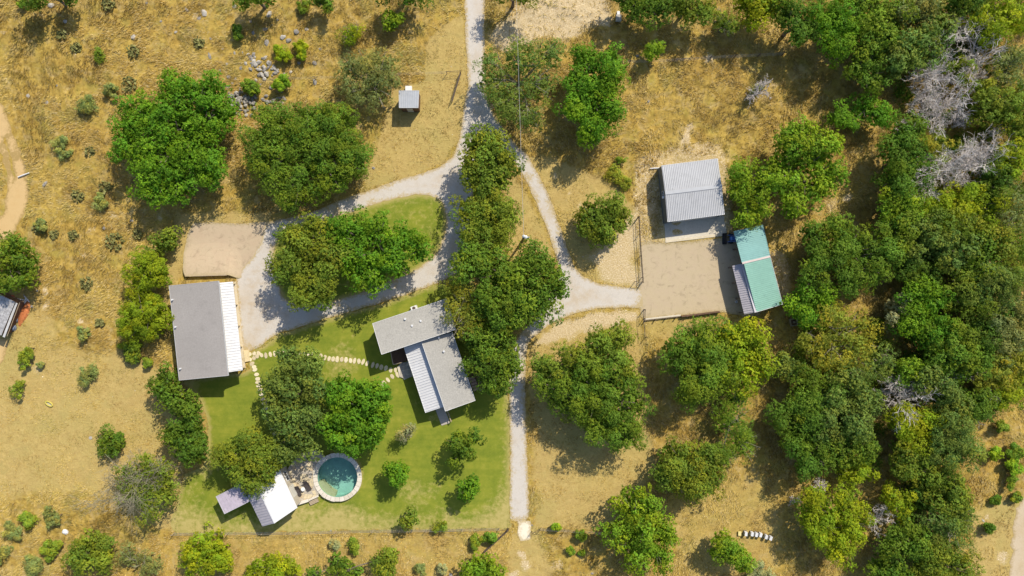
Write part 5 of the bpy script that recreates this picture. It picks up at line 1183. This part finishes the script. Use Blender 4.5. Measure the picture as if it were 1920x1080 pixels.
# ------------------------------------------------------------------ tree builder
def sph(n, rr, zmin=-1.0):
    z = rr.uniform(zmin, 1, n); t = rr.uniform(0, 2 * math.pi, n); r = np.sqrt(1 - z * z)
    return np.stack([r * np.cos(t), r * np.sin(t), z], 1)
def nrm(v): return v / (np.linalg.norm(v, axis=1, keepdims=True) + 1e-9)
HABIT = { # boughs per m2, bough radius, leaves per m2 of bough, leaf length, leaf width, flattening, fill, gaps, ragged
 'oak':     (1.75, (.72, 1.28), 200, .23, .15, .74, 30, .05, .16),
 'dense':   (2.30, (.60, 1.00), 240, .23, .15, .80, 45, .00, .08),
 'juniper': (2.50, (.50, .95), 220, .24, .10, .82, 36, .04, .14),
 'thin':    (2.20, (.55, 1.10), 190, .19, .09, .72, 14, .10, .22),
 'bare':    (1.60, (.50, .95), 130, .19, .08, .72, 3, .15, .22)}
def foliage(lobes, habit, base, rr, shrub=False):
    dens, (c0, c1), k, ll, lw, flat, fill, gaps, rag = HABIT[habit]
    L = np.array([l[:3] for l in lobes]); Rd = np.array([l[3] for l in lobes]); fz = np.array([1, 1, flat])
    T = []; C = []
    base = np.array(base) * rr.uniform(.92, 1.08)
    ls = 1.0 if shrub else rr.uniform(.80, 1.16); ll, lw, k, c0, c1 = ll * ls, lw * ls, k / ls ** 1.7, c0 * rr.uniform(.8, 1.1), c1 * rr.uniform(.9, 1.2)
    for a, (c, R_) in enumerate(zip(L, Rd)):
        sc = min(1.0, R_ / 1.7) if not shrub else min(.55, R_ / 1.9)
        m = max(5, int(dens * (R_ / sc) ** 2))
        d = sph(m, rr, -.15)
        q = c + d * fz * (R_ * rr.uniform(.50, .93, m))[:, None]; q[:, 2] += rr.normal(0, .42 * sc, m)
        keep = rr.random(m) > gaps
        for b, (c2, R2) in enumerate(zip(L, Rd)):
            if b != a: keep &= np.linalg.norm((q - c2) / fz, axis=1) > R2 * .45
        q = q[keep]; d = d[keep]; m = len(q)
        if not m: continue
        rc = rr.uniform(c0, c1, m) * sc
        cnt = np.maximum(8, (k * rc * rc / (sc * sc if shrub else max(sc, .6) ** 1.2)).astype(int)); ci = np.repeat(np.arange(m), cnt // 5 + 1)
        nt = len(ci)                                   # leaf tufts of five leaves
        e = sph(nt, rr, -.5)
        if habit == 'juniper': e = nrm(e + d[ci] * .6)
        bump_ = 1 + rag * np.sin(e[:, 0] * 6 + ci) * np.sin(e[:, 1] * 6 - ci * 2) + .12 * rr.normal(0, 1, nt)
        t0 = q[ci] + e * fz * (rc[ci] * (rr.uniform(.45, 1.0, nt) ** .45) * bump_)[:, None]
        ti = np.repeat(np.arange(nt), 5); n = nt * 5
        p = t0[ti] + rr.normal(0, .085 * max(sc, .6), (n, 3)); p[:, 2] = np.maximum(p[:, 2], .05)
        nr = nrm(e[ti] * .8 + d[ci][ti] * .25 + np.array([0, 0, .40]) + rr.normal(0, .40, (n, 3)))
        tn = nrm(np.cross(nr, rr.normal(0, 1, (n, 3)))); bn = np.cross(nr, tn)
        s = rr.uniform(.7, 1.3, n)[:, None] * (.72 if shrub else 1)
        T.append(np.stack([p + tn * ll * .6 * s, p - tn * ll * .4 * s + bn * lw * .6 * s, p - tn * ll * .4 * s - bn * lw * .6 * s], 1))
        bt = rr.normal(0, .13, m); bh = rr.normal(0, .13, m); tt = rr.normal(0, .10, nt)
        v = 1 + bt[ci][ti] + tt[ti] + rr.normal(0, .15, n); h = np.clip(bh[ci][ti] + rr.normal(0, .06, n), -.12, .22)
        C.append(np.clip(base[None, :] * np.clip(v, .45, 1.8)[:, None] * np.stack([1 + h * 1.5, 1 + h * .3, 1 - h], 1), .003, .6))
        nf = int(fill * R_ * R_ / (sc * sc))
        if nf:
            e = sph(nf, rr, -.6); p = c + e * fz * (R_ * rr.uniform(.1, .72, nf))[:, None] - np.array([0, 0, R_ * .22])
            p[:, 2] = np.maximum(p[:, 2], .06)
            nr = nrm(rr.normal(0, .5, (nf, 3)) + np.array([0, 0, .8])); tn = nrm(np.cross(nr, rr.normal(0, 1, (nf, 3)))); bn = np.cross(nr, tn); z = .40 * sc
            T.append(np.stack([p + tn * z, p - tn * z * .6 + bn * z * .6, p - tn * z * .6 - bn * z * .6], 1)); C.append(base[None, :] * np.clip(rr.normal(.9, .15, nf), .5, 1.3)[:, None])
    return np.concatenate(T), np.concatenate(C)
def limbs(m, base, lobes, rad, rr, twigs=0):
    base = Vector(base); cen = Vector(np.mean([l[:3] for l in lobes], 0)); fork = base.lerp(Vector((cen.x, cen.y, cen.z * .55)), .75)
    m.tube([base - Vector((0, 0, .3)), base + Vector((0, 0, .15)), base.lerp(fork, .5) + Vector((rr.normal(0, .1), rr.normal(0, .1), 0)), fork], [rad * 1.5, rad * 1.1, rad * .9, rad * .8], 8)
    for l in lobes:
        e = Vector(l[:3]) + Vector((0, 0, l[3] * .25)); mid = fork.lerp(e, .5) + Vector((rr.normal(0, .25), rr.normal(0, .25), rr.uniform(-.2, .3)))
        m.tube([fork, mid, e], [rad * .55, rad * .38, rad * .12], 6)
        for j in range(3 + twigs):
            d = sph(1, rr, -.1)[0]; q = Vector(l[:3]) + Vector(d * np.array([1, 1, .7]) * l[3] * (.8 if not twigs else .95)); m.tube([mid.lerp(e, .4), mid.lerp(q, .6) + Vector((0, 0, .15)), q], [rad * .22, rad * .14, .012 if not twigs else .02], 4, False)
            if twigs:
                for _ in range(4):
                    d2 = sph(1, rr, -.2)[0]; s0 = mid.lerp(q, rr.uniform(.5, .9)); m.tube([s0, s0 + Vector(d2) * rr.uniform(.4, .9)], [.035, .01], 3, False)
def lobes3(circ, h, habit):
    flat = HABIT[habit][5]; out = []
    rmax = max(c[2] for c in circ)
    for px, py, rp in circ:
        r0 = rp / S; zc = max(r0 * .3, h - r0 * flat - (rmax - rp) / S * .55)
        q = P(px, py, zc + r0 * flat * .35); out.append((q.x, q.y, zc, r0 * (1 - zc / HC) * (1.34 if px > 1640 else 1.21)))
    return out
def plant(row, name, seed, shrub=False):
    label, habit, cn, h, circ = row
    rr = np.random.default_rng(seed)
    if shrub:
        ex = []
        for px, py, rp in circ:
            ex.append((px, py, rp * .8))
            for _ in range(rr.integers(3, 6)):
                a_ = rr.uniform(0, 6.28); k_ = rr.uniform(.45, 1.05); ex.append((px + math.cos(a_) * rp * k_, py + math.sin(a_) * rp * k_, rp * rr.uniform(.22, .55)))
        circ = ex
    lb = lobes3(circ, h, habit)
    w = np.array([l[3] for l in lb]); cx = float(np.average([l[0] for l in lb], weights=w)); cy = float(np.average([l[1] for l in lb], weights=w))
    r = empty(name, (cx, cy, 0), label, 'shrub' if shrub else 'tree')
    T, C = foliage(lb, habit, np.array(COL[cn]) * (1.3 if shrub else 1), rr, shrub)
    tri_mesh('foliage' if shrub else 'crown', T, C, M_LEAF, r)
    m = MB(); R0 = max(l[3] for l in lb)
    if shrub:
        for l in lb:
            for _ in range(5):
                d = sph(1, rr, .2)[0]; m.tube([(l[0], l[1], -.05), tuple(np.array(l[:3]) + d * l[3] * .7)], [.035, .012], 4, False)
        m.build('stem', M_BARK, r)
    else:
        limbs(m, (cx, cy, 0), lb, .10 + .035 * h * (.6 + .1 * len(lb)), rr, 4 if habit == 'bare' else (1 if habit == 'thin' else 0))
        m.build('trunk', M_TWIG if habit in ('bare', 'thin') else M_BARK, r)
TN = {'oak': 'oak_tree', 'dense': 'evergreen_tree', 'juniper': 'juniper_tree', 'thin': 'mesquite_tree', 'bare': 'half_bare_tree'}
for i, row in enumerate(TREES): plant(row, TN[row[1]], 1000 + i)
for i, row in enumerate(SHRUBS): plant(row, 'shrub', 2000 + i, True)

def dead_tree(label, px, py, rp, h, nl, seed, mat=M_DEAD, name='dead_tree', cat='dead tree'):
    rr = np.random.default_rng(seed); R_ = rp / S * (1 - h / HC) * 1.34; q = P(px, py, h * .7)
    r = empty(name, (q.x, q.y, 0), label, cat); m = MB(); thick = 1.5 if nl <= 13 else 1.0
    lean = Vector((rr.normal(0, .3), rr.normal(0, .3), 0))
    b = Vector((q.x, q.y, 0)); fk = b + Vector((0, 0, h * .3)) + lean * .3
    m.tube([b - Vector((0, 0, .3)), b.lerp(fk, .5), fk], [.16 * thick, .13 * thick, .11 * thick], 7); m.build('trunk', mat, r)
    m = MB()
    def grow(p, d, L, rad, lv):
        k = 3 if lv < 2 else 2; pts = [p]; dd = d.copy()
        for _ in range(k):
            dd = (dd + Vector(rr.normal(0, .22 if thick > 1 else .16, 3))).normalized(); pts.append(pts[-1] + dd * (L / k))
        m.tube(pts, [rad * (1 - .7 * j / k) for j in range(k + 1)], 4 if lv < 2 else 3, False)
        if lv >= 3: return
        nb = (6, 6, 3)[lv] if thick == 1 else (4, 5, 3)[lv]
        for j in range(nb):
            t = rr.uniform(.25, 1); f = t * k; i0 = min(k - 1, int(f)); pp = pts[i0].lerp(pts[i0 + 1], f - i0)
            nd = (dd * .8 + Vector(rr.normal(0, .55, 3)) + Vector((0, 0, .12))).normalized(); grow(pp, nd, L * rr.uniform(.38, .6), max(.022, rad * .52), lv + 1)
    for i in range(nl):
        a = 2 * math.pi * (i + rr.uniform(-.3, .3)) / nl * (1 if i < nl * .65 else 1.7); up = rr.uniform(.25, .7) if i < nl * .65 else rr.uniform(.8, 2.0)
        d = Vector((math.cos(a), math.sin(a), up)).normalized(); grow(fk + Vector((0, 0, rr.uniform(-.1, .6))), d, R_ * rr.uniform(.55, .85) / max(.55, math.hypot(d.x, d.y)), .06 * thick, 0)
    m.build('branches', mat, r); return r
for i, (lb, px, py, rp, h, nl) in enumerate(DEAD): dead_tree(lb, px, py, rp, h + (.9 if px > 1640 else 0), nl, 3000 + i)
# the wide, nearly leafless tree left of the lawn: bare limbs with a thin veil of leaves
r = dead_tree('wide grey leafless-looking tree at the left rim of the lawn', 268, 912, 50, 5.4, 22, 4001, M_TWIG, 'half_bare_tree', 'tree')
rr = np.random.default_rng(4002); T, C = foliage(lobes3([(245,890,28),(290,890,32),(262,925,34),(300,930,28),(275,960,26),(240,925,22),(310,905,20),(270,868,20)], 6.2, 'thin'), 'thin', np.array(COL['olive']) * 1.05, rr); tri_mesh('crown', T, C, M_LEAF, r)

# ------------------------------------------------------------------ understory of the right-hand wood: one leafy mass nobody could count
WOOD = XY([(1490,-20),(1560,90),(1660,170),(1690,260),(1680,330),(1690,420),(1700,520),(1690,640),(1680,760),(1690,900),(1690,1090),(1800,1090),(1810,960),(1800,860),(1830,790),(1900,750),(1940,740),(1940,-20)])
rr = np.random.default_rng(5); wx, wy = rr.uniform(42, 82, 1200), rr.uniform(-46, 46, 1200); RIM = XY([(1490,600),(1560,590),(1650,600),(1665,700),(1650,830),(1630,900),(1560,900),(1500,880),(1470,800),(1470,700)])
ok = (sdist(wx, wy, WOOD) < -.3) | (sdist(wx, wy, RIM) < -.5); wx, wy = wx[ok][:440], wy[ok][:440]
T = []; C = []
for a_, b_ in zip(wx, wy):
    r0 = rr.uniform(1.0, 1.9); t_, c_ = foliage([(a_, b_, rr.uniform(.7, 1.8), r0)], 'thin', np.array(COL[('deep', 'olive', 'green', 'dark')[rr.integers(4)]]) * .95, rr); T.append(t_[::2]); C.append(c_[::2])
tag(tri_mesh('undergrowth', np.concatenate(T), np.concatenate(C), M_LEAF), 'tangled low green undergrowth beneath the wood on the right', 'undergrowth', kind='stuff')

# ------------------------------------------------------------------ dry grass tufts, lawn-edge tufts, loose stones
def scatter(n, x0, x1, y0, y1, seed):
    rr = np.random.default_rng(seed); return rr.uniform(x0, x1, n), rr.uniform(y0, y1, n), rr
x, y, rr = scatter(320000, -82, 82, -47, 47, 90)
Rz, Gz = zones(x, y); sd_ = sheet_dist(x, y)
cl = fbm(x * .55, y * .55, 61); prob = np.clip(1 - .52 * Rz - .85 * Gz, 0, 1) * smooth(.05, .6, sd_) * (.18 + 1.1 * smooth(.36, .60, cl))
ok = rr.random(len(x)) < prob
for bp in ([(1230,295),(1362,290),(1370,445),(1245,455)],[(740,165),(790,165),(790,205),(740,205)],[(-90,520),(35,560),(10,640),(-90,600)]): ok &= sdist(x, y, XY(bp)) > 0
x, y = x[ok], y[ok]; z = ground_z(x, y)
nb = 4; n = len(x) * nb; xi = np.repeat(x, nb); yi = np.repeat(y, nb); zi = np.repeat(z, nb)
fl_ = fbm(xi * .16, yi * .16, 71) * 8 + rr.normal(0, .55, n); ht = (rr.uniform(.16, .42, n)) * (1 - .62 * np.repeat(Rz[ok], nb)) * (.35 + 1.35 * np.repeat(cl[ok], nb))
lean = rr.uniform(.5, 1.25, n); dx, dy = np.cos(fl_), np.sin(fl_); w = rr.uniform(.016, .042, n)
bx, by = xi + rr.normal(0, .09, n), yi + rr.normal(0, .09, n)
p0 = np.stack([bx - dy * w, by + dx * w, zi - .02], 1); p1 = np.stack([bx + dy * w, by - dx * w, zi - .02], 1); p2 = np.stack([bx + dx * ht * lean, by + dy * ht * lean, zi + ht], 1)
tone = fbm(xi * .18, yi * .18, 81); v = np.clip(rr.normal(1, .22, n), .45, 1.6)
ca_ = np.array([.62, .46, .12]); cb_ = np.array([.53, .36, .085]); cg_ = np.array([.42, .37, .09]); cp_ = np.array([.68, .55, .26])
t1 = smooth(.4, .6, tone)[:, None]; cols = (ca_ * (1 - t1) + cb_ * t1)
g_ = smooth(.55, .7, fbm(xi * .3, yi * .3, 83))[:, None] * .6; cols = cols * (1 - g_) + cg_ * g_
pl = (rr.random(n) < .15)[:, None]; cols = np.where(pl, cp_, cols) * v[:, None] * np.array([.82, .82, .90])
tag(tri_mesh('dry_grass', np.stack([p0, p1, p2], 1), cols, M_BLADE), 'golden dry grass covering the rough ground', 'grass', kind='stuff')
# ragged tufts along the borders of drives and lawns
x, y, rr = scatter(260000, -62, 62, -46, 46, 91); sd_ = sheet_dist(x, y); ok = (np.abs(sd_) < .22); x, y = x[ok], y[ok]; n0 = len(x)
n = n0 * 2; xi = np.repeat(x, 2) + rr.normal(0, .06, n0 * 2); yi = np.repeat(y, 2) + rr.normal(0, .06, n0 * 2); a = rr.uniform(0, 6.28, n); ht = rr.uniform(.06, .16, n); dx, dy = np.cos(a), np.sin(a); w = rr.uniform(.03, .06, n)
T = np.stack([np.stack([xi - dy * w, yi + dx * w, 0 * xi], 1), np.stack([xi + dy * w, yi - dx * w, 0 * xi], 1), np.stack([xi + dx * ht * 1.3, yi + dy * ht * 1.3, ht], 1)], 1)
lw_ = sdist(xi, yi, XY(LAWN)) < .5; cols = np.where(lw_[:, None], np.array([.30, .29, .07]), np.array([.48, .36, .15])) * np.clip(rr.normal(1, .25, n), .4, 1.7)[:, None]
tag(tri_mesh('edge_grass', T, cols, M_BLADE), 'short ragged grass along the drive and lawn edges', 'grass', kind='stuff')
# loose pale stones on bare ground
x, y, rr = scatter(60000, -82, 82, -46, 46, 92); Rz, Gz = zones(x, y); sd_ = sheet_dist(x, y)
ok = (rr.random(len(x)) < (Gz * .5 + .002 + .02 * smooth(.66, .78, fbm(x * .4, y * .4, 95)))) & (sd_ > .1) & (sdist(x, y, XY([(1236,300),(1362,290),(1370,450),(1240,458)])) > 0)
x, y = x[ok], y[ok]; z = ground_z(x, y); n = len(x); s = rr.uniform(.04, .15, n) * rr.uniform(.6, 1.2, n); a0 = rr.uniform(0, 6.28, n)
base = [np.stack([x + np.cos(a0 + k * 1.57) * s * rr.uniform(.7, 1.2, n), y + np.sin(a0 + k * 1.57) * s * rr.uniform(.7, 1.2, n), z - .02 + .0 * s], 1) for k in range(4)]
tp = np.stack([x + rr.normal(0, .02, n), y + rr.normal(0, .02, n), z + s * .6], 1)
T = np.concatenate([np.stack([base[k], base[(k + 1) % 4], tp], 1) for k in range(4)]); c0 = np.array([.66, .56, .40]) * np.clip(rr.normal(1, .16, n), .6, 1.3)[:, None]
tag(tri_mesh('loose_stones', T, np.concatenate([c0] * 4), M_BLADE), 'small loose limestone chips on bare ground', 'stones', kind='stuff')
